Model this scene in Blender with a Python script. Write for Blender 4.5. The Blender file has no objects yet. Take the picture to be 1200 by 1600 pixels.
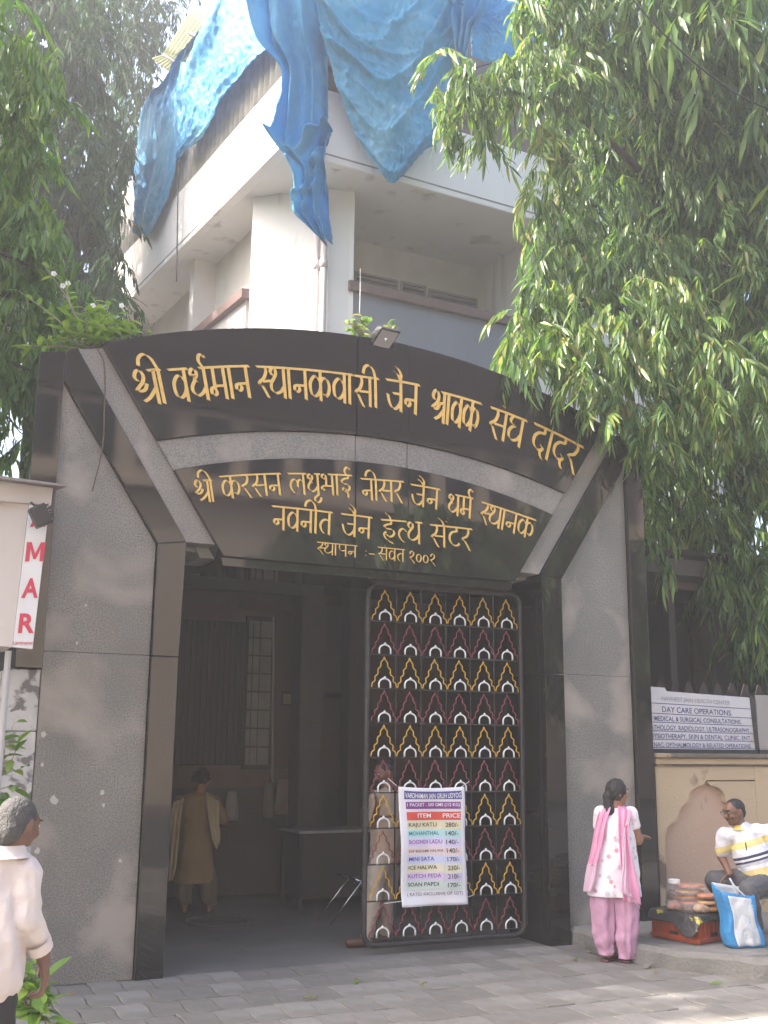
import bpy, bmesh, math, random
import numpy as np
from mathutils import Vector, Matrix
SC = bpy.context.scene
COL = SC.collection
random.seed(11); RNG = np.random.default_rng(11)
pi = math.pi

# ------------------------------------------------------------------ camera
FPX = 1716.0                                   # focal length in photo pixels (1200 x 1600)
def _n(v): v = np.array(v, float); return v / np.linalg.norm(v)
_U = _n([74, -7963, 1716]); _X = np.array([3606, 404, 1716.]); _X = _n(_X - _X.dot(_U) * _U); _Y = np.cross(_U, _X)
CM = np.array([_X, _Y, _U])                    # picture axes -> world axes

_d = CM @ np.array([252 - 600, 1527 - 800, FPX]); CAM = _d * (1.70 / _d[2]); CAM[2] = 1.70
cam_data = bpy.data.cameras.new('camera'); cam = bpy.data.objects.new('camera', cam_data); COL.objects.link(cam)
cam_data.sensor_fit = 'VERTICAL'; cam_data.sensor_height = 36.0; cam_data.lens = 36.0 * FPX / 1600.0
cam_data.clip_start = 0.05; cam_data.clip_end = 2000
_r = CM @ np.array([1, 0, 0]); _u = CM @ np.array([0, -1, 0]); _b = CM @ np.array([0, 0, -1])
cam.matrix_world = Matrix(((_r[0], _u[0], _b[0], CAM[0]), (_r[1], _u[1], _b[1], CAM[1]), (_r[2], _u[2], _b[2], CAM[2]), (0, 0, 0, 1)))
SC.camera = cam
def ray(px, py): return CM @ np.array([px - 600.0, py - 800.0, FPX])
def PY(px, py, y=0.0): d = ray(px, py); return CAM + d * ((y - CAM[1]) / d[1])     # point of a picture position on the plane y = ...
def PZ(px, py, z=0.0): d = ray(px, py); return CAM + d * ((z - CAM[2]) / d[2])

# ------------------------------------------------------------------ world, sun, exposure
SUN = Vector((-0.66, 0.24, 0.71)).normalized()
w = bpy.data.worlds.new('World'); SC.world = w; w.use_nodes = True
nt = w.node_tree; nt.nodes.clear()
sky = nt.nodes.new('ShaderNodeTexSky'); sky.sky_type = 'NISHITA'; sky.sun_disc = False
sky.sun_elevation = math.asin(SUN.z); sky.sun_rotation = math.atan2(SUN.x, SUN.y)
sky.air_density = 1.0; sky.dust_density = 6.0; sky.ozone_density = 0.6
bg = nt.nodes.new('ShaderNodeBackground'); bg.inputs['Strength'].default_value = 0.12
wo = nt.nodes.new('ShaderNodeOutputWorld'); nt.links.new(sky.outputs[0], bg.inputs[0]); nt.links.new(bg.outputs[0], wo.inputs[0])
sun_d = bpy.data.lights.new('sun', 'SUN'); sun_d.energy = 2.3; sun_d.angle = math.radians(0.6); sun_d.color = (1.0, 0.95, 0.87)
sun = bpy.data.objects.new('sun', sun_d); COL.objects.link(sun); sun.rotation_euler = SUN.to_track_quat('Z', 'Y').to_euler()
sun.location = (-20, 10, 30)
SC.view_settings.view_transform = 'Standard'; SC.view_settings.look = 'None'; SC.view_settings.gamma = 1.0
SC.view_settings.exposure = 2.55
SC.cycles.max_bounces = 6; SC.cycles.transparent_max_bounces = 6
SC.cycles.volume_bounces = 1

# ------------------------------------------------------------------ materials
MATS = {}
def M(name, col, rough=0.7, col2=None, scale=6.0, amt=0.5, bump=0.0, bscale=60.0, metal=0.0, spec=0.5, detail=5.0,
      col3=None, scale3=1.2, thr3=0.55, w3=0.08, trans=0.0, alpha=None, coat=0.0, attr=False, streak=False, fine=None, fscale=220):
    if name in MATS: return MATS[name]
    m = bpy.data.materials.new(name); m.use_nodes = True; t = m.node_tree; N = t.nodes; L = t.links
    p = N['Principled BSDF']; p.inputs['Roughness'].default_value = rough; p.inputs['Metallic'].default_value = metal
    p.inputs['Specular IOR Level'].default_value = spec
    if coat: p.inputs['Coat Weight'].default_value = coat; p.inputs['Coat Roughness'].default_value = 0.05
    tc = N.new('ShaderNodeTexCoord'); src = tc.outputs['Object']
    def noise(sc, det=detail, vec=None, dist=0.0):
        n = N.new('ShaderNodeTexNoise'); n.inputs['Scale'].default_value = sc; n.inputs['Detail'].default_value = det
        n.inputs['Distortion'].default_value = dist
        L.new(vec or src, n.inputs['Vector']); return n.outputs['Fac']
    def mix(f, a, b):
        x = N.new('ShaderNodeMix'); x.data_type = 'RGBA'
        if hasattr(f, 'links'): L.new(f, x.inputs['Factor'])
        else: x.inputs['Factor'].default_value = f
        for s, v in ((x.inputs['A'], a), (x.inputs['B'], b)):
            if hasattr(v, 'links'): L.new(v, s)
            else: s.default_value = (*v, 1)
        return x.outputs['Result']
    def ramp(f, a, b):
        r = N.new('ShaderNodeMapRange'); r.inputs['From Min'].default_value = a; r.inputs['From Max'].default_value = b
        L.new(f, r.inputs['Value']); return r.outputs['Result']
    c = None
    vec = src
    if streak:
        mp = N.new('ShaderNodeMapping'); mp.inputs['Scale'].default_value = (1, 1, 0.12); L.new(src, mp.inputs['Vector']); vec = mp.outputs['Vector']
    if col2 is not None:
        c = mix(ramp(noise(scale, vec=vec), 0.5 - amt / 2, 0.5 + amt / 2), col, col2)
    if fine is not None:
        f = ramp(noise(fscale, 8.0), 0.38, 0.66); c = mix(f, c if c is not None else col, fine)
    if col3 is not None:
        f = ramp(noise(scale3, 8.0, vec=vec, dist=0.4), thr3 - w3 / 2, thr3 + w3 / 2); c = mix(f, c if c is not None else col, col3)
    if attr:
        a = N.new('ShaderNodeAttribute'); a.attribute_name = 'rnd'
        g = N.new('ShaderNodeValToRGB'); e = g.color_ramp.elements
        e[0].position = 0; e[0].color = (*attr[0], 1); e[1].position = 1; e[1].color = (*attr[-1], 1)
        for i, q in enumerate(attr[1:-1]): z = e.new((i + 1) / (len(attr) - 1)); z.color = (*q, 1)
        L.new(a.outputs['Fac'], g.inputs['Fac']); c = g.outputs['Color']
    if c is None: p.inputs['Base Color'].default_value = (*col, 1)
    else: L.new(c, p.inputs['Base Color'])
    if bump:
        b = N.new('ShaderNodeBump'); b.inputs['Strength'].default_value = bump; b.inputs['Distance'].default_value = 0.02
        L.new(noise(bscale, 6.0), b.inputs['Height']); L.new(b.outputs['Normal'], p.inputs['Normal'])
    if trans:
        out = N['Material Output']; tr = N.new('ShaderNodeBsdfTranslucent'); ms = N.new('ShaderNodeMixShader'); ms.inputs[0].default_value = trans
        if c is None: tr.inputs['Color'].default_value = (*col, 1)
        else:
            hs = N.new('ShaderNodeHueSaturation'); hs.inputs['Value'].default_value = 1.5; hs.inputs['Saturation'].default_value = 1.15
            L.new(c, hs.inputs['Color']); L.new(hs.outputs['Color'], tr.inputs['Color'])
        L.new(p.outputs[0], ms.inputs[1]); L.new(tr.outputs[0], ms.inputs[2]); L.new(ms.outputs[0], out.inputs['Surface'])
    if alpha is not None:
        out = N['Material Output']; tr = N.new('ShaderNodeBsdfTransparent'); ms = N.new('ShaderNodeMixShader'); ms.inputs[0].default_value = alpha
        L.new(tr.outputs[0], ms.inputs[1]); L.new(p.outputs[0], ms.inputs[2]); L.new(ms.outputs[0], out.inputs['Surface'])
    MATS[name] = m; return m

def black_granite():
    m = M('polished_black_granite', (0.010, 0.009, 0.010), 0.09, (0.018, 0.016, 0.017), 40, 0.6, spec=0.6, coat=0.08)
    t = m.node_tree; p = t.nodes['Principled BSDF']; tc = t.nodes.new('ShaderNodeTexCoord'); n = t.nodes.new('ShaderNodeTexNoise')
    n.inputs['Scale'].default_value = 2.0; n.inputs['Detail'].default_value = 6; t.links.new(tc.outputs['Object'], n.inputs['Vector'])
    r = t.nodes.new('ShaderNodeMapRange'); r.inputs['From Min'].default_value = .35; r.inputs['From Max'].default_value = .7
    r.inputs['To Min'].default_value = 0.015; r.inputs['To Max'].default_value = 0.07
    t.links.new(n.outputs['Fac'], r.inputs['Value']); t.links.new(r.outputs['Result'], p.inputs['Roughness'])
    n2 = t.nodes.new('ShaderNodeTexNoise'); n2.inputs['Scale'].default_value = 1.4; n2.inputs['Detail'].default_value = 1
    t.links.new(tc.outputs['Object'], n2.inputs['Vector'])
    b = t.nodes.new('ShaderNodeBump'); b.inputs['Strength'].default_value = 0.05; b.inputs['Distance'].default_value = 0.02
    t.links.new(n2.outputs['Fac'], b.inputs['Height']); t.links.new(b.outputs['Normal'], p.inputs['Normal'])
    return m
BLACK = black_granite()
GRAN = M('rough_grey_granite', (0.165, 0.157, 0.145), 0.36, (0.26, 0.245, 0.222), 1.7, 0.4, 0.1, 90, fine=(0.105, 0.102, 0.098), fscale=85, col3=(0.30, 0.262, 0.23), scale3=1.3, thr3=0.58, w3=0.14)
GRANL = M('light_grey_granite', (0.20, 0.188, 0.172), 0.36, (0.275, 0.25, 0.225), 2.2, 0.5, 0.1, 90, fine=(0.125, 0.12, 0.115), fscale=90, col3=(0.30, 0.265, 0.235), scale3=1.6, thr3=0.6, w3=0.15)
GOLD = M('gold_paint', (0.72, 0.47, 0.13), 0.45, (0.58, 0.36, 0.09), 25, 0.5, 0.2, 90)
WHITE = M('white_wall_paint', (0.70, 0.69, 0.68), 0.7, (0.62, 0.60, 0.58), 1.5, 0.6, 0.1, 40, streak=True, col3=(0.44, 0.42, 0.39), scale3=2.6, thr3=0.66, w3=0.12)
CREAM = M('cream_wall_paint', (0.58, 0.55, 0.51), 0.8, (0.48, 0.45, 0.42), 2, 0.5, 0.1, 40)
BROWN = M('brown_rail_paint', (0.115, 0.07, 0.062), 0.5, (0.16, 0.10, 0.09), 5, 0.5)
PARAP = M('blue_grey_parapet', (0.20, 0.215, 0.25), 0.7, (0.16, 0.17, 0.20), 2, 0.5, streak=True)
DARKM = M('dark_metal', (0.025, 0.023, 0.024), 0.45, (0.045, 0.04, 0.04), 12, 0.5, metal=0.3)
GALV = M('corrugated_sheet', (0.55, 0.54, 0.53), 0.5, (0.33, 0.31, 0.29), 4, 0.5, metal=0.2)

# ------------------------------------------------------------------ mesh building
class MB:
    def __init__(s): s.v = []; s.f = []; s.sm = False
    def quad(s, a, b, c, d): n = len(s.v); s.v += [tuple(a), tuple(b), tuple(c), tuple(d)]; s.f.append((n, n+1, n+2, n+3)); return s
    def box(s, x0, x1, y0, y1, z0, z1):
        return s.hexa([(x0,y0,z0),(x1,y0,z0),(x1,y1,z0),(x0,y1,z0)], [(x0,y0,z1),(x1,y0,z1),(x1,y1,z1),(x0,y1,z1)])
    def hexa(s, lo, hi):
        k = len(lo); n = len(s.v); s.v += [tuple(p) for p in lo] + [tuple(p) for p in hi]
        s.f.append(tuple(n + i for i in reversed(range(k)))); s.f.append(tuple(n + k + i for i in range(k)))
        for i in range(k): j = (i+1) % k; s.f.append((n+i, n+j, n+k+j, n+k+i))
        return s
    def obox(s, c, ax, ay, az):                      # oriented box: centre and three half-axes
        c, ax, ay, az = [Vector(q) for q in (c, ax, ay, az)]
        lo = [c-ax-ay-az, c+ax-ay-az, c+ax+ay-az, c-ax+ay-az]; hi = [q + 2*az for q in lo]
        return s.hexa(lo, hi)
    def prism(s, poly, y0, y1):                      # poly of (x,z), counter-clockwise, extruded from y0 (front) to y1
        return s.hexa([(x, y1, z) for x, z in reversed(poly)], [(x, y0, z) for x, z in reversed(poly)])
    def slab(s, poly, z0, z1): return s.hexa([(x, y, z0) for x, y in poly], [(x, y, z1) for x, y in poly])
    def tube(s, pts, r, k=8, cap=True):
        pts = [Vector(p) for p in pts]; rs = r if hasattr(r, '__len__') else [r] * len(pts); n0 = len(s.v); up = None
        for i, p in enumerate(pts):
            t = (pts[min(i+1, len(pts)-1)] - pts[max(i-1, 0)]).normalized()
            if up is None: up = t.cross(Vector((0,0,1)) if abs(t.z) < 0.9 else Vector((1,0,0))).normalized()
            b = up.cross(t).normalized(); a = t.cross(b).normalized(); up = a
            for j in range(k):
                an = 2*pi*j/k; s.v.append(tuple(p + (a*math.cos(an) + b*math.sin(an)) * rs[i]))
        for i in range(len(pts)-1):
            for j in range(k):
                q = (j+1) % k; s.f.append((n0+i*k+j, n0+i*k+q, n0+(i+1)*k+q, n0+(i+1)*k+j))
        if cap: s.f.append(tuple(n0+j for j in reversed(range(k)))); s.f.append(tuple(n0+(len(pts)-1)*k+j for j in range(k)))
        return s
    def loft(s, rings, close=True, cap=True):
        n0 = len(s.v); k = len(rings[0])
        for r in rings: s.v += [tuple(p) for p in r]
        for i in range(len(rings)-1):
            for j in range(k if close else k-1):
                q = (j+1) % k; s.f.append((n0+i*k+j, n0+i*k+q, n0+(i+1)*k+q, n0+(i+1)*k+j))
        if cap: s.f.append(tuple(n0+j for j in reversed(range(k)))); s.f.append(tuple(n0+(len(rings)-1)*k+j for j in range(k)))
        return s
    def ell(s, c, r, nu=14, nv=9, rot=None):
        c = Vector(c); R = rot or Matrix.Identity(3); rings = []
        for i in range(nv+1):
            t = pi*(i/nv)*0.98 + 0.01*pi; rings.append([c + R @ Vector((r[0]*math.sin(t)*math.cos(2*pi*j/nu), r[1]*math.sin(t)*math.sin(2*pi*j/nu), -r[2]*math.cos(t))) for j in range(nu)])
        return s.loft(rings)
    def grid(s, g, two=0.0):                          # g[i][j] of points
        n0 = len(s.v); a = len(g); b = len(g[0])
        for row in g: s.v += [tuple(p) for p in row]
        for i in range(a-1):
            for j in range(b-1): s.f.append((n0+i*b+j, n0+i*b+j+1, n0+(i+1)*b+j+1, n0+(i+1)*b+j))
        return s
    def join(s, o): n = len(s.v); s.v += o.v; s.f += [tuple(n+i for i in f) for f in o.f]; return s

ORG = {}
def org(o): return ORG.get(o.name, Vector((0,0,0)))
def mesh_of(name, mb, mat, origin=(0,0,0), smooth=False, recalc=True):
    me = bpy.data.meshes.new(name); o = Vector(origin)
    me.from_pydata([tuple(Vector(v) - o) for v in mb.v], [], mb.f)
    if recalc:
        bm = bmesh.new(); bm.from_mesh(me); bmesh.ops.recalc_face_normals(bm, faces=bm.faces); bm.to_mesh(me); bm.free()
    if mat:
        for q in (mat if isinstance(mat, (list, tuple)) else [mat]): me.materials.append(q)
    if smooth: me.polygons.foreach_set('use_smooth', [True]*len(me.polygons))
    me.update(); return me
def link(name, data, parent=None, origin=None):
    o = bpy.data.objects.new(name, data); COL.objects.link(o)
    og = Vector(origin) if origin is not None else (org(parent).copy() if parent else Vector((0,0,0)))
    o.location = og - (org(parent) if parent else Vector((0,0,0)))
    if parent: o.parent = parent
    ORG[o.name] = og; return o
def tag(o, label=None, cat=None, group=None, kind=None):
    for k, v in (('label', label), ('category', cat), ('group', group), ('kind', kind)):
        if v: o[k] = v
    return o
def part(name, mb, mat, parent=None, origin=None, smooth=False, bevel=0, **kw):
    og = Vector(origin) if origin is not None else (org(parent) if parent else Vector((0,0,0)))
    o = link(name, mesh_of(name, mb, mat, og, smooth), parent, og)
    if bevel:
        b = o.modifiers.new('bevel', 'BEVEL'); b.width = bevel; b.segments = 2; b.limit_method = 'ANGLE'
    return tag(o, **kw)
def thing(name, loc, label, cat, group=None):
    return tag(link(name, None, None, loc), label, cat, group)
def smoothpath(pts, n=8):
    pts = [np.array(p, float) for p in pts]; out = []
    if len(pts) < 3: return [pts[0] + (pts[-1]-pts[0])*i/max(n,1) for i in range(n+1)]
    P = [2*pts[0]-pts[1]] + pts + [2*pts[-1]-pts[-2]]
    for i in range(1, len(P)-2):
        for k in range(n):
            t = k/n; a, b, c, d = P[i-1], P[i], P[i+1], P[i+2]
            out.append(0.5*((2*b)+(-a+c)*t+(2*a-5*b+4*c-d)*t*t+(-a+3*b-3*c+d)*t**3))
    out.append(pts[-1]); return out
_fontcache = {}
def textmesh(body, bold=0.0):
    k = (body, bold)
    if k in _fontcache: return _fontcache[k]
    if body == 'M':                                # a solid block M
        P = [(0, 0), (.19, 0), (.19, .46), (.36, .08), (.48, .08), (.65, .46), (.65, 0), (.84, 0), (.84, .72), (.63, .72), (.42, .28), (.21, .72), (0, .72)]
        V = np.array([(x, z, 0) for x, z in P]); F = [(0, 1, 2, 12), (2, 11, 12), (2, 3, 10, 11), (3, 4, 10), (4, 5, 9, 10), (5, 8, 9), (5, 6, 7, 8)]
        _fontcache[k] = (V, F); return V, F
    cu = bpy.data.curves.new('t', 'FONT'); cu.body = body; cu.size = 1; cu.offset = bold; cu.resolution_u = 3
    o = bpy.data.objects.new('t', cu); COL.objects.link(o); dg = bpy.context.evaluated_depsgraph_get()
    me = bpy.data.meshes.new_from_object(o.evaluated_get(dg)); bpy.data.objects.remove(o)
    V = np.array([v.co[:] for v in me.vertices]); F = [tuple(p.vertices) for p in me.polygons]; bpy.data.meshes.remove(me)
    V[:, 0] -= V[:, 0].min(); _fontcache[k] = (V, F); return V, F
def text(mb, body, o, rx, up, wd, ht, bold=0.012, caps=0.72, surf=None):   # body fitted into wd x ht with its baseline start at o
    V, F = textmesh(body, bold); W = V[:, 0].max(); n0 = len(mb.v)
    o, rx, up = np.array(o, float), np.array(rx, float), np.array(up, float)
    for v in V:
        a, b = v[0]/W*wd, v[1]/caps*ht
        mb.v.append(tuple(surf(a, b) if surf else o + rx*a + up*b))
    mb.f += [tuple(n0+i for i in f) for f in F]; return mb
# ================================================================== THE SETTING
part('ground', MB().box(-45, 50, -34, 45, -0.6, -0.055), M('earth', (0.10, 0.09, 0.08), 0.9, (0.07, 0.065, 0.06), 1.0), kind='structure')
road = MB().quad((-44, -7.5, -0.02), (49, -7.5, -0.02), (49, -20, -0.02), (-44, -20, -0.02))
part('road', road, M('asphalt', (0.075, 0.072, 0.07), 0.85, (0.05, 0.05, 0.05), 3, 0.5, 0.4, 90), kind='structure')
bed = MB().box(-12, 10, -7.5, 0.02, -0.05, -0.022)
forecourt = part('forecourt', bed, M('paving_bed', (0.085, 0.078, 0.068), 0.95), kind='structure')
# interlocking pavers, 0.21 x 0.40 m, each one a block with slanted ends
pavm = [M('paver_%s' % n, c, 0.85, c2, 5, 0.5, 0.35, 120, col3=(0.16, 0.145, 0.125), scale3=1.7, thr3=0.56, w3=0.2) for n, c, c2 in
        (('grey', (0.235, 0.218, 0.20), (0.17, 0.158, 0.143)), ('pale', (0.265, 0.248, 0.228), (0.20, 0.186, 0.17)), ('dark', (0.195, 0.18, 0.164), (0.145, 0.134, 0.122)))]
PW, PD = 0.225, 0.40
def paver_mb(var):
    g = 0.0035; w, d = PW/2-g, PD/2-g; b = 0.005; s = 0.009
    L = [(-w+s*math.sin(t*pi), -d+2*d*(t+1)/2) for t in (-1, -.5, 0, .5, 1)]; top = [(x+2*w, y) for x, y in L] + list(reversed(L))
    mb = MB(); lo = [(x, y, -0.03) for x, y in top]; mid = [(x, y, -b) for x, y in top]; hi = [(x*0.965, y*0.98, 0) for x, y in top]
    mb.loft([lo, mid, hi]); return mb
pav_me = [[mesh_of('paver', paver_mb(v), m) for v in range(1)][0] for m in pavm]
cells = []
for j in range(19):
    y = -0.19 - j*PD
    for i in range(-24, 36):
        x = i*PW + (PW/2 if j % 2 else 0)
        if x > (3.66 if y > -1.0 else 3.70+(-1.0-y)*.8): continue
        dv = CM.T @ (np.array([x, y, 0]) - CAM)
        vis = dv[2] > 0 and -40 < dv[0]/dv[2]*FPX+600 < 1240 and dv[1]/dv[2]*FPX+800 < 1625
        cells.append((0 if vis else 1, float(np.hypot(x-CAM[0], y-CAM[1])), x, y))
cells.sort(); stuffp = MB(); base = paver_mb(0)
for k, (nv, dd, x, y) in enumerate(cells):
    if k < 300:
        o = link('paver', random.choices(pav_me, (5, 3, 3))[0], forecourt, (x, y, random.uniform(-0.004, 0.003)))
        o.rotation_euler = (random.uniform(-.012, .012), random.uniform(-.012, .012), random.uniform(-.02, .02))
    else:
        z = random.uniform(-.004, .003); n = len(stuffp.v); stuffp.v += [(a+x, b+y, c+z) for a, b, c in base.v]; stuffp.f += [tuple(n+i for i in f) for f in base.f]
part('paver_field', stuffp, pavm[0], forecourt, kind='stuff')

# raised concrete footpath on the right
FP = [(3.735, 0.04), (3.70, -0.5), (3.66, -0.95), (3.80, -1.35), (4.05, -1.75), (4.35, -2.15), (4.9, -2.8), (6.0, -3.8), (14, -6), (14, 0.04)]
CONC = M('worn_concrete', (0.215, 0.205, 0.19), 0.9, (0.15, 0.142, 0.13), 2.5, 0.5, 0.6, 35, col3=(0.105, 0.095, 0.085), scale3=1.7, thr3=0.6, w3=0.1)
fp = MB(); dens = []
for a, b in zip(FP, FP[1:]+FP[:1]):
    L = math.hypot(b[0]-a[0], b[1]-a[1]); n = max(1, int(min(L, 2)/0.12))
    for i in range(n): dens.append((a[0]+(b[0]-a[0])*i/n, a[1]+(b[1]-a[1])*i/n))
rn = [(random.uniform(-.018, .018), random.uniform(-.018, .018), random.uniform(-.01, .01)) if y < -.1 else (0, 0, 0) for x, y in dens]
r0 = [(x+a*1.4, y+b*1.4, -0.02) for (x, y), (a, b, c) in zip(dens, rn)]
r1 = [(x+a, y+b, 0.11+c) for (x, y), (a, b, c) in zip(dens, rn)]
cx, cy = 6.5, -1.5
r2 = [(x+a+(cx-x)*.012, y+b+((cy-y)*.012 if y < -.1 else 0), 0.15+c) for (x, y), (a, b, c) in zip(dens, rn)]
fp.loft([r0, r1, r2])
part('footpath', fp, CONC, kind='structure')

# passage behind the gate
INF = M('passage_floor', (0.16, 0.15, 0.14), 0.7, (0.115, 0.108, 0.10), 1.6, 0.5, 0.2, 50, col3=(0.19, 0.18, 0.165), scale3=0.8, thr3=0.55, w3=0.2)
part('passage_floor', MB().box(-1.2, 7.5, 0.021, 9.5, -0.05, -0.004), INF, kind='structure')
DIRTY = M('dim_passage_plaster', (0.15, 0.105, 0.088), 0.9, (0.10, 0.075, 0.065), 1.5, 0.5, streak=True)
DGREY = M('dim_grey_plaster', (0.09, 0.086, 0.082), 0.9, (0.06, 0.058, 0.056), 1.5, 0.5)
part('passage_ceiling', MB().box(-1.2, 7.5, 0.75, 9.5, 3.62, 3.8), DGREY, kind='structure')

# ================================================================== GATEWAY
gw = thing('gateway', (1.745, 0, 0), 'wide granite entrance gateway with black polished sign panels and gold lettering', 'gateway')
XC = 1.745
def mir(poly): return [(2*XC - x, z) for x, z in reversed(poly)]
def arcpts(x0, x1, zc, R, n=24): return [(x0+(x1-x0)*i/n, zc - (R - math.sqrt(R*R-(x0+(x1-x0)*i/n-XC)**2))) for i in range(n+1)]
T = 0.62                                           # gateway thickness
def pan(name, poly, y0, m, y1=None, bev=0.004, par=gw, **kw): return part(name, MB().prism(poly, y0, (0.2 if y1 is None else y1)), m, par, bevel=bev, **kw)
# sign panels in three leaves each, the joints where the photograph has them
def cut(polytop, x0, x1): return None
def seg_between(topf, botf, x0, x1, n=10):
    xs = [x0+(x1-x0)*i/n for i in range(n+1)]
    return [(x, botf(x)) for x in xs] + [(x, topf(x)) for x in reversed(xs)]
TOPF = lambda x: 5.375 - (6.88 - math.sqrt(6.88**2-(x-XC)**2))
MIDF = lambda x: 4.435 - (7.1 - math.sqrt(7.1**2-(x-XC)**2))
LOWF = lambda x: 4.195 - (6.36 - math.sqrt(6.36**2-(x-XC)**2))
EDGE = lambda x: 3.24 + (4.88-3.24)*((0.33-x) if x < XC else (x-3.16))/1.08    # slanting side edges of the sign
J1, J2 = 1.515, 2.035
YS = -0.075
def clipseg(topf, botf, x0, x1, n=16):
    xs = [x0+(x1-x0)*i/n for i in range(n+1)]
    up = [(x, topf(x)) for x in xs]; dn = [(x, max(botf(x), EDGE(x))) for x in xs]
    return dn + [p for p in reversed(up)]
def xedge(f, side):                                # where the slanted edge meets the curve f
    lo, hi = (-1.0, 1.0) if side < 0 else (2.5, 4.5)
    for _ in range(50):
        m = (lo+hi)/2; d = EDGE(m) - f(m)
        if (d > 0) == (side < 0): lo = m
        else: hi = m
    return (lo+hi)/2
def panel_polys(topf, botf):
    xl, xr = xedge(topf, -1), xedge(topf, 1); bl = max(xedge(botf, -1), xl) if botf else 0.33; br = xedge(botf, 1)
    g = 0.004; out = []
    def sg(a, b, n=14): return [a+(b-a)*i/n for i in range(n+1)]
    out.append([(x, botf(x)) for x in sg(bl, J1-g)] + [(x, topf(x)) for x in reversed(sg(xl, J1-g))])
    out.append([(x, botf(x)) for x in sg(J1+g, J2-g)] + [(x, topf(x)) for x in reversed(sg(J1+g, J2-g))])
    out.append([(x, botf(x)) for x in sg(J2+g, br)] + [(x, topf(x)) for x in reversed(sg(J2+g, xr))])
    return out
BOT = lambda x: 3.24
upper = [pan('sign_panel', q, YS - (0.006 if i == 1 else 0), BLACK, 0.16, label=('upper black sign panel, %s piece' % ('left', 'narrow middle', 'right')[i])) for i, q in enumerate(panel_polys(TOPF, lambda x: MIDF(x)+0.004))]
lower = [pan('sign_panel', q, YS - (0.006 if i == 1 else 0), BLACK, 0.16, label=('lower black sign panel, %s piece' % ('left', 'narrow middle', 'right')[i])) for i, q in enumerate(panel_polys(LOWF, BOT))]
for q in panel_polys(MIDF, lambda x: LOWF(x)+0.004): pan('granite_arc', q, -0.052, GRANL, 0.16)
pan('sign_soffit', [(0.34, 3.165), (3.15, 3.165), (3.165, 3.236), (0.325, 3.236)], -0.03, BLACK, T)
for s in (1, -1):
    f = (lambda q: q) if s > 0 else mir
    pan('granite_band', f([(0.024, 3.335), (0.327, 3.335), (0.262, 3.343), (-0.748, 4.88), (-0.752, 4.865), (-0.948, 4.83)][:2]+[(-0.705, 4.885), (-0.948, 4.83)]), -0.022, GRANL)
    pan('black_band', f([(-0.213, 3.302), (0.019, 3.333), (-0.952, 4.836), (-1.02, 4.81), (-1.036, 4.79), (-1.036, 4.545)]), -0.05, BLACK)
    pan('black_edge_strip', f([(-1.24, 2.27 if s > 0 else 0.14), (-1.04, 2.27 if s > 0 else 0.14), (-1.04, 4.79), (-1.24, 4.755)]), -0.048, BLACK, T)
    pan('black_jamb', f([(-0.215, 0.0), (0.0, 0.0), (0.0, 2.395), (-0.215, 2.395)]), -0.05, BLACK, T)
    pan('black_jamb', f([(-0.213, 2.401), (0.002, 2.401), (0.019, 3.329), (-0.213, 3.298)]), -0.05, BLACK, T)
    pan('granite_panel', f([(-1.036, 0.0), (-0.219, 0.0), (-0.219, 2.4025), (-1.036, 2.4025)]), 0.0, GRAN, T)
    pan('granite_panel', f([(-1.036, 2.4045), (-0.219, 2.4045), (-0.219, 3.305), (-1.036, 4.54)]), 0.0, GRAN, T)
    pan('wall_core', f([(-1.2, 3.33), (0.33, 3.30), (0.33, 3.36), (-0.72, 4.80), (-1.2, 4.70)]), 0.21, M('core_plaster', (0.25, 0.24, 0.22), 0.9), T)
core = [(0.2, 3.25)] + [(3.29, 3.25)] + [(x, TOPF(x)-0.03) for x in [4.1-0.2354*i for i in range(21)]]
pan('wall_core', core, 0.165, MATS['core_plaster'], T-0.01)
# streaks of cement on the right reveal
rv = MB()
for k in range(9):
    z = random.uniform(1.2, 2.5); rv.box(3.4865, 3.489, 0.02+k*0.05, 0.04+k*0.05+random.uniform(0, .02), z, z+random.uniform(.2, .9))
# peeling painted wall under the left edge strip
PEEL = M('peeling_whitewash', (0.55, 0.53, 0.51), 0.9, (0.42, 0.39, 0.37), 6, 0.5, 0.5, 40, col3=(0.17, 0.15, 0.145), scale3=9, thr3=0.55, w3=0.08)
pw = thing('pillar_stub', (-1.14, 0.2, 0), 'peeling whitewashed masonry pier below the black edge strip, left of the gateway', 'wall')
for i, (z0, z1) in enumerate([(0, .42), (.424, .86), (.864, 1.32), (1.324, 1.80), (1.804, 2.262)]):
    part('block', MB().box(-1.29, -1.041, 0.0+random.uniform(0, .012), T, z0, z1), PEEL, pw, bevel=0.008)

# ------------------------------------------------------------------ Devanagari lettering with a broad nib
G = {}   # name: (width, [strokes]) in units of letter height, head line at 1
def arc(cx, cy, rx, ry, a0, a1, n=8): return [(cx+rx*math.cos(math.radians(a0+(a1-a0)*i/n)), cy+ry*math.sin(math.radians(a0+(a1-a0)*i/n))) for i in range(n+1)]
def vert(x): return [(x, 1.0), (x, 0.0)]
BOWL = lambda x, l=.12: [(x, .60), (x-.12, .76), ((x+l)/2-.05, .80), (l+.02, .62), (l, .40), (l+.06, .20), ((x+l)/2, .14), (x-.08, .26), (x, .42)]
G['va'] = (.72, [vert(.58), BOWL(.58)])
G['ka'] = (1.0, [vert(.52), BOWL(.52, .08), [(.52, .60), (.62, .76), (.80, .74), (.90, .52), (.86, .28), (.74, .16), (.68, .24)]])
G['na'] = (.70, [vert(.56), [(.56, .46), (.22, .46)], [(.22, .46), (.10, .42), (.10, .28), (.22, .24), (.30, .32), (.27, .42)]])
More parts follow.
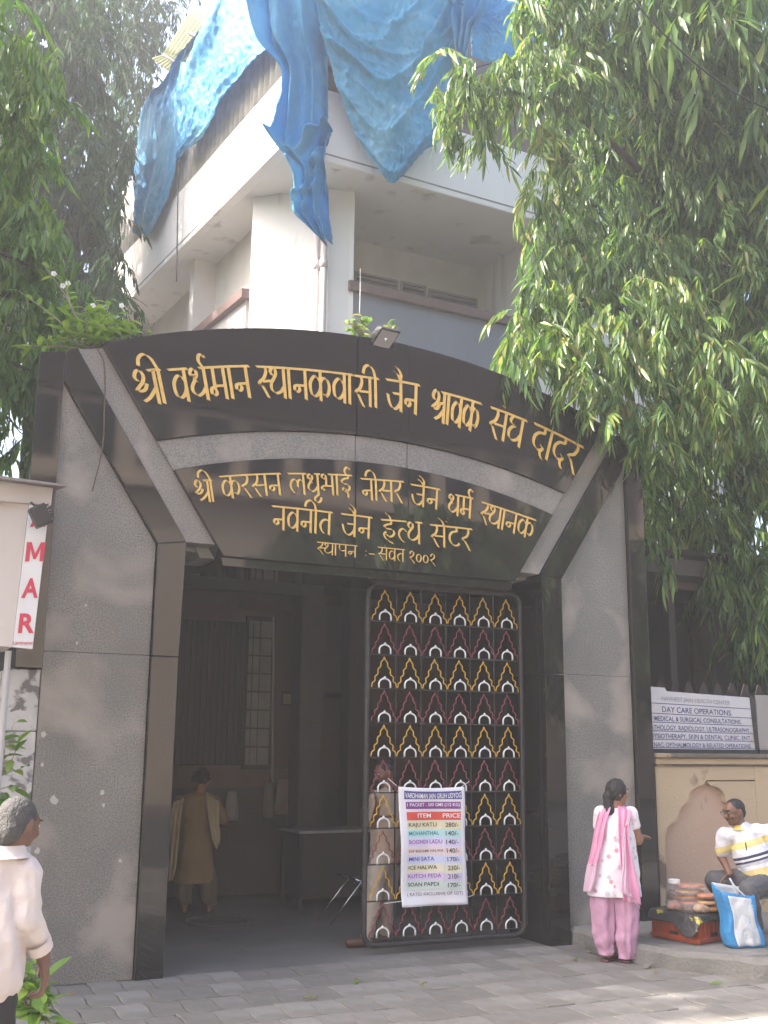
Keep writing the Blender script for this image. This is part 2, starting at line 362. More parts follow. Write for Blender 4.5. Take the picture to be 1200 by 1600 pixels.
G['ma'] = (.78, [vert(.64), vert(.22)[:1]+[(.22, .30)], [(.64, .42), (.20, .42)], [(.22, .40), (.08, .34), (.08, .18), (.20, .14), (.27, .22), (.22, .34)]])
G['aa'] = (.24, [vert(.10)])
G['ra'] = (.56, [[(.34, 1.0), (.38, .84), (.28, .62), (.12, .54), (.06, .46), (.16, .42), (.30, .22), (.46, -.04)]])
G['sa'] = (.86, [vert(.72), [(.30, 1.0), (.34, .84), (.26, .62), (.12, .52), (.06, .44), (.16, .38), (.28, .18), (.42, -.02)], [(.20, .50), (.72, .50)]])
G['stha'] = (1.22, [vert(1.10), [(.34, 1.0), (.36, .84), (.26, .64), (.12, .54), (.06, .44), (.18, .38), (.30, .20), (.42, 0)], [(.20, .52), (.56, .56)],
    [(.62, .74), (.54, .86), (.62, .98), (.74, .94), (.76, .78), (.66, .62), (.56, .48), (.56, .28), (.72, .16), (.94, .22), (1.10, .40)]])
G['tha'] = (.84, [vert(.68), [(.20, .70), (.10, .82), (.18, .97), (.32, .93), (.34, .76), (.22, .62), (.12, .46), (.14, .26), (.32, .16), (.52, .24), (.68, .42)]])
G['shra'] = (.80, [vert(.66), [(.10, .72), (.02, .84), (.10, 1.0), (.24, 1.02), (.34, .86), (.28, .66), (.12, .54), (.02, .46), (.14, .42), (.30, .46), (.40, .60)], [(.66, .44), (.40, .20), (.18, .10)], [(.40, .62), (.66, .66)]])
G['shri'] = (.96, [vert(.72), vert(.90), [(.12, .72), (.03, .84), (.10, 1.0), (.24, 1.02), (.34, .86), (.28, .68), (.14, .56), (.03, .46), (.16, .42), (.32, .46), (.42, .62)], [(.72, .48), (.44, .22), (.22, .12)],
    [(.24, 1.16), (.30, 1.38), (.50, 1.48), (.72, 1.34), (.90, 1.0)]])
G['ii'] = (.26, [vert(.12), [(-.46, 1.12), (-.38, 1.34), (-.18, 1.42), (.02, 1.28), (.12, 1.0)]])
G['dha'] = (.80, [vert(.66), [(.26, .80), (.16, .74), (.10, .86), (.18, .98), (.32, .94), (.34, .78), (.24, .66), (.34, .60)], [(.26, .64), (.12, .46), (.12, .28), (.30, .16), (.50, .24), (.66, .42)]])
G['rdha'] = (.80, G['dha'][1] + [[(.66, 1.0), (.52, 1.20), (.56, 1.38), (.70, 1.40), (.76, 1.30)]])
G['rma'] = (.78, G['ma'][1] + [[(.64, 1.0), (.50, 1.20), (.54, 1.38), (.68, 1.40), (.74, 1.30)]])
G['gha'] = (.82, [vert(.66), [(.18, .98), (.10, .82), (.20, .70), (.34, .68), (.20, .60), (.10, .44), (.14, .24), (.32, .16), (.52, .24), (.66, .42)]])
G['ja'] = (.82, [vert(.66), [(.66, .58), (.30, .58)], [(.06, .54), (.12, .30), (.24, .12), (.42, .08), (.58, .22), (.66, .36)]])
G['jai'] = (.82, G['ja'][1] + [[(.66, 1.0), (.52, 1.20), (.34, 1.30)], [(.64, 1.06), (.66, 1.24), (.54, 1.40), (.40, 1.48)]])
G['sam'] = (.86, G['sa'][1] + [[(.56, 1.20), (.58, 1.18), (.60, 1.20)]])
G['sem'] = (.92, G['sa'][1] + [[(.72, 1.0), (.60, 1.22), (.40, 1.36)], [(.82, 1.24), (.84, 1.22), (.86, 1.24)]])
G['da'] = (.66, [[(.46, 1.0), (.46, .82), (.26, .78), (.10, .62), (.10, .38), (.26, .22), (.44, .22), (.50, .32), (.40, .38)], [(.40, .24), (.44, .06), (.54, -.06)]])
G['la'] = (1.0, [vert(.84), [(.84, .54), (.72, .70), (.56, .68), (.50, .50), (.50, .36)], [(.50, .56), (.38, .72), (.20, .68), (.10, .48), (.14, .26), (.30, .08)]])
G['lahalf'] = (.52, [[(.50, .52), (.40, .64), (.24, .62), (.12, .46), (.14, .28), (.26, .12), (.40, .02)]])
G['dhu'] = (.80, G['dha'][1] + [[(.64, 0.0), (.44, -.14), (.46, -.30), (.62, -.36), (.76, -.26), (.80, -.12)]])
G['bha'] = (.86, [vert(.70), [(.70, .44), (.18, .44)], [(.30, .80), (.20, .78), (.10, .86), (.16, .98), (.28, .98), (.34, .86), (.34, .44)], [(.20, .44), (.08, .36), (.12, .24), (.24, .28)]])
G['i'] = (.74, [[(.52, 1.0), (.52, .86), (.30, .82), (.14, .70), (.26, .58), (.46, .56), (.60, .44), (.54, .28), (.34, .20), (.20, .28), (.26, .38), (.40, .28), (.50, .06), (.48, -.08)], [(.44, 1.0), (.34, 1.18), (.42, 1.36), (.56, 1.38), (.64, 1.28)]])
G['he'] = (.80, [[(.50, 1.0), (.50, .84), (.30, .80), (.14, .70), (.30, .60), (.54, .58), (.66, .44), (.56, .28), (.36, .24), (.28, .34)], [(.24, .46), (.12, .34), (.20, .16), (.40, .02), (.60, -.06)], [(.50, 1.0), (.40, 1.20), (.22, 1.32)]])
G['tta'] = (.74, [[(.46, 1.0), (.46, .82), (.24, .76), (.10, .56), (.14, .30), (.34, .14), (.54, .16), (.62, .26)]])
G['ta'] = (.72, [vert(.58), [(.58, .60), (.38, .66), (.20, .56), (.12, .38), (.18, .18), (.32, .04)]])
G['pa'] = (.74, [vert(.60), [(.16, 1.0), (.14, .66), (.24, .50), (.42, .46), (.60, .56)]])
G['co'] = (.6, [[(.18, .62), (.20, .60), (.22, .62)], [(.18, .28), (.20, .26), (.22, .28)], [(.36, .42), (.66, .42)]])
G['2'] = (.74, [[(.12, .74), (.20, .92), (.38, .96), (.52, .84), (.48, .64), (.30, .48), (.16, .44), (.22, .34), (.40, .22), (.64, -.04)]])
G['0'] = (.74, [arc(.34, .46, .25, .32, 90, 450, 14)])
BAR = dict(shra=.48, shri=.52, tha=.50, dha=.48, dhu=.48, rdha=.48, bha=.48)
NOBAR = {'co', '2', '0', 'lahalf0'}
def bez(p, q, bend):                                # headline from p to q with a sagitta
    p, q = np.array(p), np.array(q); t = q-p; n = np.array([-t[1], t[0]]); L = np.linalg.norm(t)
    return lambda s: (p + t*s + n/L*bend*4*s*(1-s), (t + n/L*bend*4*(1-2*s)) / np.linalg.norm(t + n/L*bend*4*(1-2*s)))
def letter_mesh(strokes, org2, ex, ey, h, hx, k):   # ex, ey unit vectors of the letter on the wall, h height, hx horizontal scale
    mb = MB(); nib = h*0.078; N2 = np.array([0.84, -0.54])*nib/2
    for si, st in enumerate(strokes):
        pts = smoothpath(st, 6) if len(st) > 2 else [np.array(p, float) for p in st]
        P = [np.array([p[0]*hx, p[1]*h]) for p in pts]; rows = []
        for i, p in enumerate(P):
            t = P[min(i+1, len(P)-1)] - P[max(i-1, 0)]; t = t/(np.linalg.norm(t)+1e-9); pr = np.array([t[1], -t[0]])
            if pr.dot(N2) < 0: pr = -pr
            o = N2 + pr*h*0.016
            rows.append((p-o, p+o))
        yf = YS - 0.0095 - 0.0004*((si+k) % 5)
        def W(a, y): q = org2 + ex*a[0] + ey*(a[1]-h); return (q[0], y, q[1])
        for i in range(len(rows)-1):
            (a, b), (c, d) = rows[i], rows[i+1]
            poly = [W(a, 0), W(b, 0), W(d, 0), W(c, 0)]
            mb.hexa([(x, yf+0.006, z) for x, _, z in poly], [(x, yf, z) for x, _, z in poly])
    return mb
def word(glyphs, p0, p1, pb, bend=0.0):             # head line start and end, and a foot point below the end, in the photograph's pixels
    a, b, c = [PY(*q, YS-0.008)[[0, 2]] for q in (p0, p1, pb)]
    f = bez(a, b, bend); L = np.linalg.norm(b-a)
    _, t1 = f(1.0); n1 = np.array([t1[1], -t1[0]]); h = abs((c-b).dot(n1)); tot = sum(G[g][0] for g in glyphs); hx = L/tot; x = 0.0
    for k, g in enumerate(glyphs):
        wd, st = G[g]; s = (x+wd/2)/tot; q, t = f(s); ex = t; ey = np.array([-t[1], t[0]]); o2 = q - ex*wd*hx/2
        strokes = list(st)
        if g not in NOBAR: strokes = strokes + [[(BAR.get(g, -0.02), 1.0), (wd+0.02, 1.0)]]
        mb = letter_mesh(strokes, o2, ex, ey, h, hx, k)
        i = 0 if q[0] < J1 else (1 if q[0] < J2 else 2)
        up = q[1] > MIDF(q[0]); part('letter', mb, GOLD, (upper if up else lower)[i]); x += wd
word(['shri'], (207, 581), (249, 577), (253, 631))
word(['va', 'rdha', 'ma', 'aa', 'na'], (263, 578), (388, 572), (390, 622), 0.005)
word(['stha', 'aa', 'na', 'ka', 'va', 'aa'], (401, 573), (551, 586), (552, 632), 0.012)
word(['sa', 'ii'], (554, 587), (591, 592), (586, 637), 0)
word(['jai', 'na'], (604, 593), (655, 602), (650, 648), 0.003)
word(['shra', 'aa', 'va', 'ka'], (677, 610), (752, 631), (743, 676), 0.006)
word(['sam', 'gha'], (768, 637), (823, 658), (813, 700), 0.004)
word(['da', 'aa', 'da', 'ra'], (836, 662), (911, 699), (897, 740), 0.006)
word(['shri'], (303, 752), (330, 750), (333, 784))
word(['ka', 'ra', 'sa', 'na'], (343, 745), (438, 740), (439, 774), 0.004)
word(['la', 'dhu', 'bha', 'aa', 'i'], (450, 740), (549, 743), (548, 775), 0.004)
word(['na', 'ii', 'sa', 'ra'], (564, 748), (630, 753), (627, 785), 0.002)
word(['jai', 'na'], (643, 757), (687, 765), (682, 796), 0.001)
word(['dha', 'rma'], (700, 771), (739, 779), (733, 810), 0.001)
word(['stha', 'aa', 'na', 'ka'], (753, 785), (837, 813), (827, 842), 0.004)
word(['na', 'va', 'na', 'ii', 'ta'], (426, 791), (519, 801), (516, 836), 0.003)
word(['jai', 'na'], (534, 803), (581, 809), (577, 842), 0.001)
word(['he', 'lahalf', 'tha'], (596, 812), (659, 817), (656, 850), 0.001)
word(['sem', 'tta', 'ra'], (673, 820), (737, 827), (732, 859), 0.001)
word(['stha', 'aa', 'pa', 'na'], (496, 847), (558, 853), (557, 871), 0)
word(['co'], (566, 853), (584, 855), (584, 874), 0)
word(['sam', 'va', 'ta'], (591, 855), (632, 859), (631, 878), 0)
word(['2', '0', '0', '2'], (639, 860), (682, 866), (681, 884), 0)

# ------------------------------------------------------------------ steel gate leaf
YG = 0.20
gA, gB, gC, gD = PY(568, 1480, YG), PY(820, 1462, YG), PY(583, 912, YG), PY(815, 930, YG)
GX0, GX1, GZ0, GZ1 = 1.775, 3.385, 0.075, 3.155
gate = thing('gate_leaf', (GX1, YG, 0), 'closed black steel gate leaf with yellow, red and white arch shapes', 'gate')
fr = []
R_ = 0.10
for cx_, cz_, a0 in ((GX0+R_, GZ0+R_, 180), (GX1-R_, GZ0+R_, 270), (GX1-R_, GZ1-R_, 0), (GX0+R_, GZ1-R_, 90)):
    fr += [(x, YG, z) for x, z in arc(cx_, cz_, R_, R_, a0, a0+90, 5)]
part('gate_frame', MB().tube(fr+[fr[0]], 0.026, 8, False), DARKM, gate, smooth=True)
NX, NZ = 6, 10
cwid = (GX1-GX0-0.07)/NX; chei = (GZ1-GZ0-0.09)/NZ; gx = GX0+0.035; gz = GZ0+0.055
for j in range(1, NZ): part('cross_bar', MB().box(GX0+.02, GX1-.02, YG-.006, YG+.006, gz+j*chei-.006, gz+j*chei+.006), DARKM, gate)
part('cross_bar', MB().box(GX0+.06, GX1-.06, YG-.006, YG+.006, gz-.006, gz+.006), DARKM, gate)
for i in range(1, NX): part('upright_bar', MB().box(gx+i*cwid-.006, gx+i*cwid+.006, YG+.008, YG+.018, GZ0+.02, GZ1-.02), DARKM, gate)
YEL = M('yellow_gate_enamel', (0.62, 0.36, 0.03), 0.45, (0.5, 0.27, 0.02), 20, 0.5); RED = M('faded_red_gate_enamel', (0.24, 0.035, 0.055), 0.5, (0.17, 0.03, 0.045), 20, 0.5)
WHT = M('white_gate_enamel', (0.78, 0.78, 0.76), 0.5)
half = [(.0, .03), (.04, .16), (.14, .22), (.13, .34), (.25, .42), (.25, .56), (.36, .64), (.37, .76), (.45, .83), (.5, .93)]
def motif():
    pts = smoothpath(half, 4); full = pts + [np.array([1-p[0], p[1]]) for p in reversed(pts[:-1])]
    return MB().tube([((p[0]-.5)*cwid*.97, 0, p[1]*chei) for p in full], 0.006, 5)
def small():
    a = arc(.5, .13, .22, .155, 180, 75, 7) + [(.5, .34)]; full = [(.28, .02)] + a + [(1-x, z) for x, z in reversed(a[:-1])] + [(.72, .02)]
    return MB().tube([((x-.5)*cwid, 0, z*chei) for x, z in full], 0.0078, 5)
mY = mesh_of('arch_outline', motif(), YEL, smooth=True); mR = mesh_of('arch_outline', motif(), RED, smooth=True); mW = mesh_of('small_arch', small(), WHT, smooth=True)
for j in range(NZ):
    for i in range(NX):
        c = (gx+(i+.5)*cwid, YG-.014, gz+j*chei)
        k = NZ-1-j; o = link('arch_outline', mY if k % 2 == 0 else mR, gate, c)
        if j == 0: o.data = mR
        o.rotation_euler = (random.uniform(-.02, .02), random.uniform(-.012, .012), random.uniform(-.03, .03))
        tag(o, label='yellow scalloped arch of the gate' if o.data == mY else 'dull red scalloped arch of the gate')
        link('small_arch', mW, gate, (c[0], c[1]-.012, c[2]))
# dark gate track post between the leaf and the right reveal
part('latch_plate', MB().box(GX0-.03, GX0+.02, YG-.03, YG+.03, 1.05, 1.2), DARKM, gate)

# ------------------------------------------------------------------ price banner tied to the gate
YB = YG-0.045
b0, b1, b2, b3 = [PY(x, y, YB) for x, y in ((625, 1417), (728, 1412), (722, 1229), (621, 1229))]
ban = thing('price_banner', tuple((b0+b1)/2), 'white printed price list banner tied to the gate bars', 'banner')
def bs(u, v, d=0.0):                               # u,v 0..1 over the banner, gently buckled
    p = (b0*(1-u)+b1*u)*(1-v) + (b3*(1-u)+b2*u)*v
    wv = 0.010*math.sin(v*9+u*3) + 0.008*math.sin(u*8-v*4) - (0.03*(0.12-v)/.12 if v < .12 else 0)*(.5+.5*math.sin(u*9)) - 0.012*abs(u-.5)
    return np.array([p[0], p[1] - 0.012 + wv - d - 0.01, p[2] - (0.012*math.sin(u*pi) if v > .9 else 0)])
def bpatch(u0, u1, v0, v1, d, nu=10, nv=10): return MB().grid([[bs(u0+(u1-u0)*i/nu, v0+(v1-v0)*j/nv, d) for i in range(nu+1)] for j in range(nv+1)])
o = part('banner_sheet', bpatch(0, 1, 0, 1, 0, 24, 40), M('vinyl_white', (0.74, 0.73, 0.76), 0.35, (0.68, 0.67, 0.71), 3, 0.5, 0.2, 12), ban, smooth=True)
sf = o.modifiers.new('s', 'SOLIDIFY'); sf.thickness = 0.0015; sf.offset = 1
inks = dict(navy=(0.07, 0.06, 0.26), purple=(0.22, 0.05, 0.25), red=(0.62, 0.07, 0.05), white=(0.8, 0.8, 0.8), dark=(0.045, 0.045, 0.06), blue=(0.05, 0.06, 0.3), violet=(0.3, 0.09, 0.38), teal=(0.03, 0.22, 0.25), grey=(0.15, 0.14, 0.16),
    c1=(.70, .64, .42), c2=(.42, .66, .66), c3=(.62, .56, .74), c4=(.72, .58, .55), c5=(.56, .58, .76), c6=(.72, .68, .50), c7=(.64, .56, .74), c8=(.58, .68, .62))
def ink(n): return M('print_'+n, inks[n], 0.4)
def bpx(px, py):                                    # photograph zoom coordinates of the banner to u,v
    X, Z = PY(px, py, YB)[[0, 2]]; v = (Z-b0[2])/(b3[2]-b0[2]); l = b0[0]*(1-v)+b3[0]*v; r = b1[0]*(1-v)+b2[0]*v; return (X-l)/(r-l), v
zz = lambda x, y: (560+x/3.529, 1180+y/3.529)
def panel(x0, y0, x1, y1, col, d=0.0035):
    u0, v1 = bpx(*zz(x0, y0)); u1, v0 = bpx(*zz(x1, y1)); part('print_panel', bpatch(u0, u1, v0, v1, d, 12, 4), ink(col), ban)
def line(body, x0, x1, yb, hpx, col, bold=0.01):
    u0, v0 = bpx(*zz(x0, yb)); u1, _ = bpx(*zz(x1, yb)); _, vt = bpx(*zz(x0, yb-hpx)); Wd = 1.0
    mb = MB(); text(mb, body, 0, (1, 0, 0), (0, 0, 1), u1-u0, vt-v0, bold, surf=lambda a, b: bs(u0+a, v0+b, 0.0062))
    part('print_line', mb, ink(col), ban)
panel(245, 193, 556, 238, 'navy'); line('VARDHAMAN JAIN GRUH UDYOG', 250, 552, 231, 29, 'white')
panel(254, 257, 551, 291, 'purple'); line('1 PACKET - 500 GMS (1/2 KG)', 261, 545, 281, 18, 'white')
panel(258, 312, 553, 352, 'red'); line('ITEM', 320, 396, 343, 24, 'white'); line('PRICE', 460, 549, 341, 24, 'white')
for i, (a, b, x1, c, tc, h) in enumerate([('KAJU KATLI', '280/-', 428, 'c1', 'dark', 22), ('MOHANTHAL', '140/-', 440, 'c2', 'teal', 22), ('BOONDI LADU', '140/-', 456, 'c3', 'violet', 22), ('D/F BADAMI HALWA', '140/-', 460, 'c4', 'grey', 15),
        ('MINI SATA', '170/-', 409, 'c5', 'blue', 22), ('ICE HALWA', '230/-', 423, 'c6', 'dark', 22), ('KUTCH PEDA', '210/-', 446, 'c7', 'violet', 22), ('SOAN PAPDI', '170/-', 434, 'c8', 'dark', 22)]):
    y = 361 + i*47.2; panel(259, y, 460, y+44, c); panel(463, y, 556+i, y+44, c); line(a, 267, x1, y+32, h, tc); line(b, 474+i, 541+i, y+31, 25, 'dark', 0.012)
line('( RATES INCLUSIVE OF GST)', 262, 564, 776, 18, 'grey', 0.006)
for (x, y, qx, qy) in ((618, 1228, 606, 1216), (722, 1230, 733, 1221), (727, 1404, 741, 1398), (626, 1408, 600, 1412)):
    part('tie_cord', MB().tube([PY(x+(2 if x < 670 else -2), y, YB-.03), PY(qx, qy, YG-.02)], 0.003, 5), M('cord_white', (.6, .6, .58), .8), ban)
# ================================================================== BUILDING BEHIND
from mathutils import noise as mnoise
bl = thing('white_building', (4.0, 8.0, 0), 'white painted corner building with deep roof fascia and brown balcony rails behind the gateway', 'building')
LD = np.array([-0.096, 0.995]); RD = np.array([0.999, 0.04]); CO = np.array([2.62, 5.25])
def on_plane(px, py, p, n):
    d = ray(px, py); p = np.array(p, float); n = np.array(n, float); return CAM + d*((p-CAM).dot(n)/d.dot(n))
def PL(px, py, off=0.0): n = np.array([-0.995, -0.096, 0]); return on_plane(px, py, np.array([CO[0], CO[1], 0]) + n*off, n)
def PR(px, py, off=0.0): n = np.array([0.04, -0.999, 0]); return on_plane(px, py, np.array([CO[0], CO[1], 0]) + n*off, n)
ZS, ZR = 10.35, 8.86; ZT = 11.55
le = CO + LD*9.5; re = CO + RD*10
def xy(p): return (float(p[0]), float(p[1]))
li = le + np.array([.16, 0]); ri = re + np.array([0, .16]); ci = CO + np.array([.17, .16])
part('roof_fascia', MB().slab([xy(CO), xy(ci), xy(li), xy(le)][::-1], ZS, ZT), WHITE, bl, bevel=0.02, label='left roof fascia')
part('roof_fascia', MB().slab([xy(CO), xy(re), xy(ri), xy(ci)], ZS, ZT-0.003), WHITE, bl, bevel=0.02, label='right roof fascia')
part('groove_strip', MB().slab([xy(CO+np.array([-.006, -.006])), xy(re+np.array([0, -.006])), xy(re), xy(CO), xy(le), xy(le+np.array([-.006, 0]))], ZS+.10, ZS+.125), M('groove_shade_grey', (.22, .21, .20), .8), bl)  # thin grey strip stands in for the shade in the fascia groove
part('roof_slab', MB().slab([xy(ci), xy(ri), (re[0], 14), (le[0]+.16, 14.2), xy(li)], ZS+.06, ZS+.25), WHITE, bl)
# cove between soffit and fascia, second floor walls
colp = [(2.80, 6.95), (3.80, 6.12), (4.12, 6.06), (4.20, 6.03), (4.22, 7.6), (3.4, 7.6)]
part('corner_wall', MB().slab(colp, 3.9, ZS+.06), WHITE, bl, bevel=0.015)
part('back_wall', MB().box(3.4, 12.5, 7.6, 7.8, 3.9, ZS+.06), CREAM, bl, label='back wall of the right balcony')
part('side_wall', MB().slab([(3.2, 7.61), (3.4, 7.61), (2.85, 14.5), (2.65, 14.5)], 3.9, ZS+.06), CREAM, bl, label='wall of the left balcony')
q0 = PZ(313, 446, ZS)
part('cross_wall', MB().slab([(2.62, 9.6), (3.2, 9.65), (3.2, 9.85), (2.60, 9.8)], 3.9, ZS+.06), CREAM, bl)
part('end_wall', MB().box(7.55, 7.75, 6.15, 7.6, 3.9, ZS+.06), WHITE, bl)
part('end_wall', MB().box(7.752, 12.4, 6.15, 6.35, 3.9, ZS+.06), WHITE, bl)
part('parapet', MB().slab([(4.205, 6.06), (7.6, 6.17), (7.6, 6.29), (4.205, 6.18)], 7.72, ZR-.16), PARAP, bl, label='blue grey right parapet')
part('balcony_rail', MB().slab([(4.1, 5.97), (7.62, 6.10), (7.62, 6.36), (4.205, 6.25), (4.1, 6.02)], ZR-.16, ZR), BROWN, bl, bevel=.01)
part('parapet', MB().slab([(2.80, 7.12), (2.92, 7.12), (2.42, 12.4), (2.30, 12.4)], 7.6, ZR-.16), M('pale_parapet', (0.42, 0.40, 0.40), .8, (.34, .32, .32), 2, .5), bl, label='pale left parapet')
part('balcony_rail', MB().slab([(2.70, 7.05), (2.94, 7.0), (2.46, 12.5), (2.22, 12.5)], ZR-.16, ZR), BROWN, bl, bevel=.01)
part('floor_slab', MB().slab([(4.19, 6.2), (12.3, 6.4), (12.3, 7.6), (4.19, 7.6)], 7.5, 7.7), CREAM, bl)
part('lower_wall', MB().slab([(4.15, 6.4), (12.3, 6.6), (12.3, 6.8), (4.15, 6.6)], 3.7, 7.5), M('grey_lower_wall', (.24, .235, .235), .8, (.19, .185, .19), 2, .5), bl)
part('side_mass', MB().slab([(2.60, 7.3), (3.2, 7.3), (2.8, 14.5), (2.2, 14.5)], 3.8, 7.55), CREAM, bl)
# ventilators
VF = M('ventilator_frame', (.30, .27, .27), .7); VD = M('dark_window_glass', (.02, .02, .023), .2)
def vent(px0, py0, px1, py1, Y, lab=None, ns=3, h=None):
    a, b = PY(px0, py0, Y), PY(px1, py1, Y); z1, z0 = a[2], a[2]-h if h else b[2]
    f = MB(); x0, x1 = a[0], b[0]; t = .035
    for bx in ((x0-t, x1+t, z1, z1+t), (x0-t, x1+t, z0-t, z0), (x0-t, x0, z0, z1), (x1, x1+t, z0, z1)): f.box(bx[0], bx[1], Y-.04, Y+.01, bx[2], bx[3])
    o = part('ventilator', f, VF, bl); part('pane', MB().box(x0, x1, Y-.008, Y+.005, z0, z1), VD, o)
    for k in range(ns): z = z0 + (z1-z0)*(k+.5)/ns; part('louvre', MB().obox(((x0+x1)/2, Y-.022, z), ((x1-x0)/2, 0, 0), (0, .012, -.02), (0, .002, .0015)), VF, o)
for a in ((556, 428, 618, 0), (628, 443, 662, 0), (672, 455, 742, 0)): vent(a[0], a[1], a[2], a[1], 7.6, h=.28)
for a in ((640, 545, 660), (679, 556, 741), (757, 570, 800)): vent(a[0], a[1], a[2], a[1], 6.46, h=.22)
PVC = M('white_pipe', (.56, .52, .51), .5, (.42, .38, .37), 3, .5)
for px, r, yp in ((494, .045, 6.17), (505, .05, 6.06)):
    a = PY(px, 450, yp)
    pp = part('drain_pipe', MB().tube([(a[0], a[1], 4.2), (a[0], a[1], ZS)], r, 10), PVC, bl, smooth=True)
    part('pipe_collar', MB().tube([(a[0], a[1], 9.0), (a[0], a[1], 9.14)], r*1.25, 10), PVC, pp, smooth=True)
# corrugated sheets standing on the fascia
def corr(p0, p1, z0, z1, n, amp=.042, wl=.20, nrm=(1, 0), lean=0.0, thick=.004):
    L = math.dist(p0, p1); k = int(L/wl*8); rows = []
    for z, lz in ((z0, 0), (z1, lean)):
        rows.append([((p0[0]+(p1[0]-p0[0])*i/k) + nrm[0]*(amp*math.sin(2*pi*i/8)+lz), (p0[1]+(p1[1]-p0[1])*i/k) + nrm[1]*(amp*math.sin(2*pi*i/8)+lz), z) for i in range(k+1)])
    return MB().grid(rows)
for k in range(8):
    a = CO + np.array([.04, .05]) + LD*(k*.95+.03) + np.array([.012*(k % 2), 0]); b = a + LD*.97
    o = part('corrugated_sheet', corr(a, b, ZT-.05-.02*(k % 2), 13.2, 0), GALV, bl, smooth=True); o.modifiers.new('s', 'SOLIDIFY').thickness = .004
BEAM = M('brown_fascia_board', (.13, .085, .075), .6, (.09, .06, .055), 4, .5)
part('eaves_board', MB().slab([xy(CO+np.array([.1, .12])), xy(re+np.array([0, .12])), xy(re+np.array([0, .2])), xy(CO+np.array([.1, .2]))], ZT+.0, ZT+.5), BEAM, bl)
part('roof_room', MB().slab([(3.1, 6.1), (12, 6.4), (12, 14), (2.4, 14)], ZT-.6, 14.2), M('roof_room_wall', (.16, .13, .12), .8), bl)
YG_ = M('yellow_green_plastic_sheet', (.20, .23, .10), .7, (.16, .18, .08), 3, .5, trans=.25)
ys = thing('plastic_roof_sheet', tuple(PL(300, 60, -.8)), 'yellow green corrugated plastic roof sheet under the tarpaulin edge', 'roof sheet')
def psheet(cs, n=44, amp=.03):
    A, B, C_, D = [np.array(q) for q in cs]; nn = np.cross(B-A, D-A); nn /= np.linalg.norm(nn)
    return MB().grid([[ (A*(1-i/n)+B*i/n)*(1-j/6)+(D*(1-i/n)+C_*i/n)*(j/6) + nn*amp*math.sin(2*pi*i/n*7) for i in range(n+1)] for j in range(7)])
for q in (((256, 84), (290, 98), (335, 40), (302, 12)), ((238, 92), (268, 115), (288, 92), (262, 84))):
    o = part('sheet', psheet([PL(x, y, -.6-.3*(120-y)/100) for x, y in q]), YG_, ys, smooth=True); o.modifiers.new('s', 'SOLIDIFY').thickness = .004
part('batten', MB().tube([PL(296, 52, -.5), PL(312, 60, -.5)], .04, 4), BEAM, ys); part('batten', MB().tube([PL(255, 86, -.5), PL(275, 98, -.5)], .03, 4), BEAM, ys)

# ------------------------------------------------------------------ tarpaulins
def tarp_mat(name, a, b, c):
    m = M(name, a, .6, b, 1.1, .45, 1.0, 7, spec=.3, col3=c, scale3=.9, thr3=.6, w3=.2, trans=.3, fine=None); return m
TB = tarp_mat('blue_tarpaulin', (.025, .21, .43), (.045, .29, .50), (.13, .38, .54))
TB2 = tarp_mat('faded_blue_tarpaulin', (.045, .26, .44), (.085, .34, .50), (.20, .44, .56))
def crom(P, t):
    n = len(P)-1; x = min(max(t*n, 0), n-1e-6); i = int(x); f = x-i
    a = P[max(i-1, 0)] if i > 0 else 2*P[0]-P[1]; b = P[i]; c = P[i+1]; d = P[i+2] if i+2 <= n else 2*P[n]-P[n-1]
    return .5*((2*b)+(-a+c)*f+(2*a-5*b+4*c-d)*f*f+(-a+3*b-3*c+d)*f**3)
def tarp(label, rows, proj, offs, nu=70, nv=90, fold=(5, .07), seed=0, wr=.05, mat=None, ff=None, group=None):
    g = []; nr = np.array([-.7, -.7, 0])
    R = [[np.array(proj(p[0], p[1], (p[2] if len(p) > 2 else offs(p[0], p[1])))) for p in r] for r in rows]
    for j in range(nv+1):
        v = j/nv; row = []
        cp = [crom([r[k] for r in R], v) for k in range(len(R[0]))]
        for i in range(nu+1):
            u = i/nu; p = crom(cp, u)
            q = p*1.0; s = Vector((q[0]*1.6+seed, q[1]*1.6, q[2]*.9)); s2 = Vector((q[0]*6+seed, q[1]*6, q[2]*5))
            e = fold[1]*(math.sin(u*fold[0]*2*pi + 2.6*mnoise.noise(Vector((seed, v*2.2, u*1.5))) + 1.8*v)*(0.35+1.3*abs(mnoise.noise(Vector((u*3, v*2.5, seed))))) - 1.1*abs(mnoise.noise(Vector((u*fold[0]*2.2+v*1.5, v*1.6, seed+8))))) if fold[0] else 0
            e += wr*mnoise.noise(s)*1.6 - wr*.75*abs(mnoise.noise(s2)) - wr*.25*abs(mnoise.noise(s2*2.3)) + wr*.55*max(0, 1-abs(mnoise.noise(s2*.8+Vector((7, 1, 3))))*5)**2 + wr*.35*max(0, 1-abs(mnoise.noise(s2*1.9))*5)**2 - wr*.5*abs(mnoise.noise(Vector((u*9+v*5, v*7, seed+3.3))))
            if ff: e += ff(u, v)
            row.append(p + nr*(e+.05))
        g.append(row)
    c = np.mean([q for r in g for q in r], axis=0)
    mb = MB().grid(g); o = link('tarpaulin', mesh_of('tarpaulin', mb, mat or TB, (c[0], c[1], c[2]), True), None, (c[0], c[1], c[2]))
    sm = o.modifiers.new('s', 'SOLIDIFY'); sm.thickness = .003
    return tag(o, label, 'tarpaulin', 'blue tarpaulins draped over the roof')
lo = lambda px, py: .12 - .25*max(0, (90-py)/100)
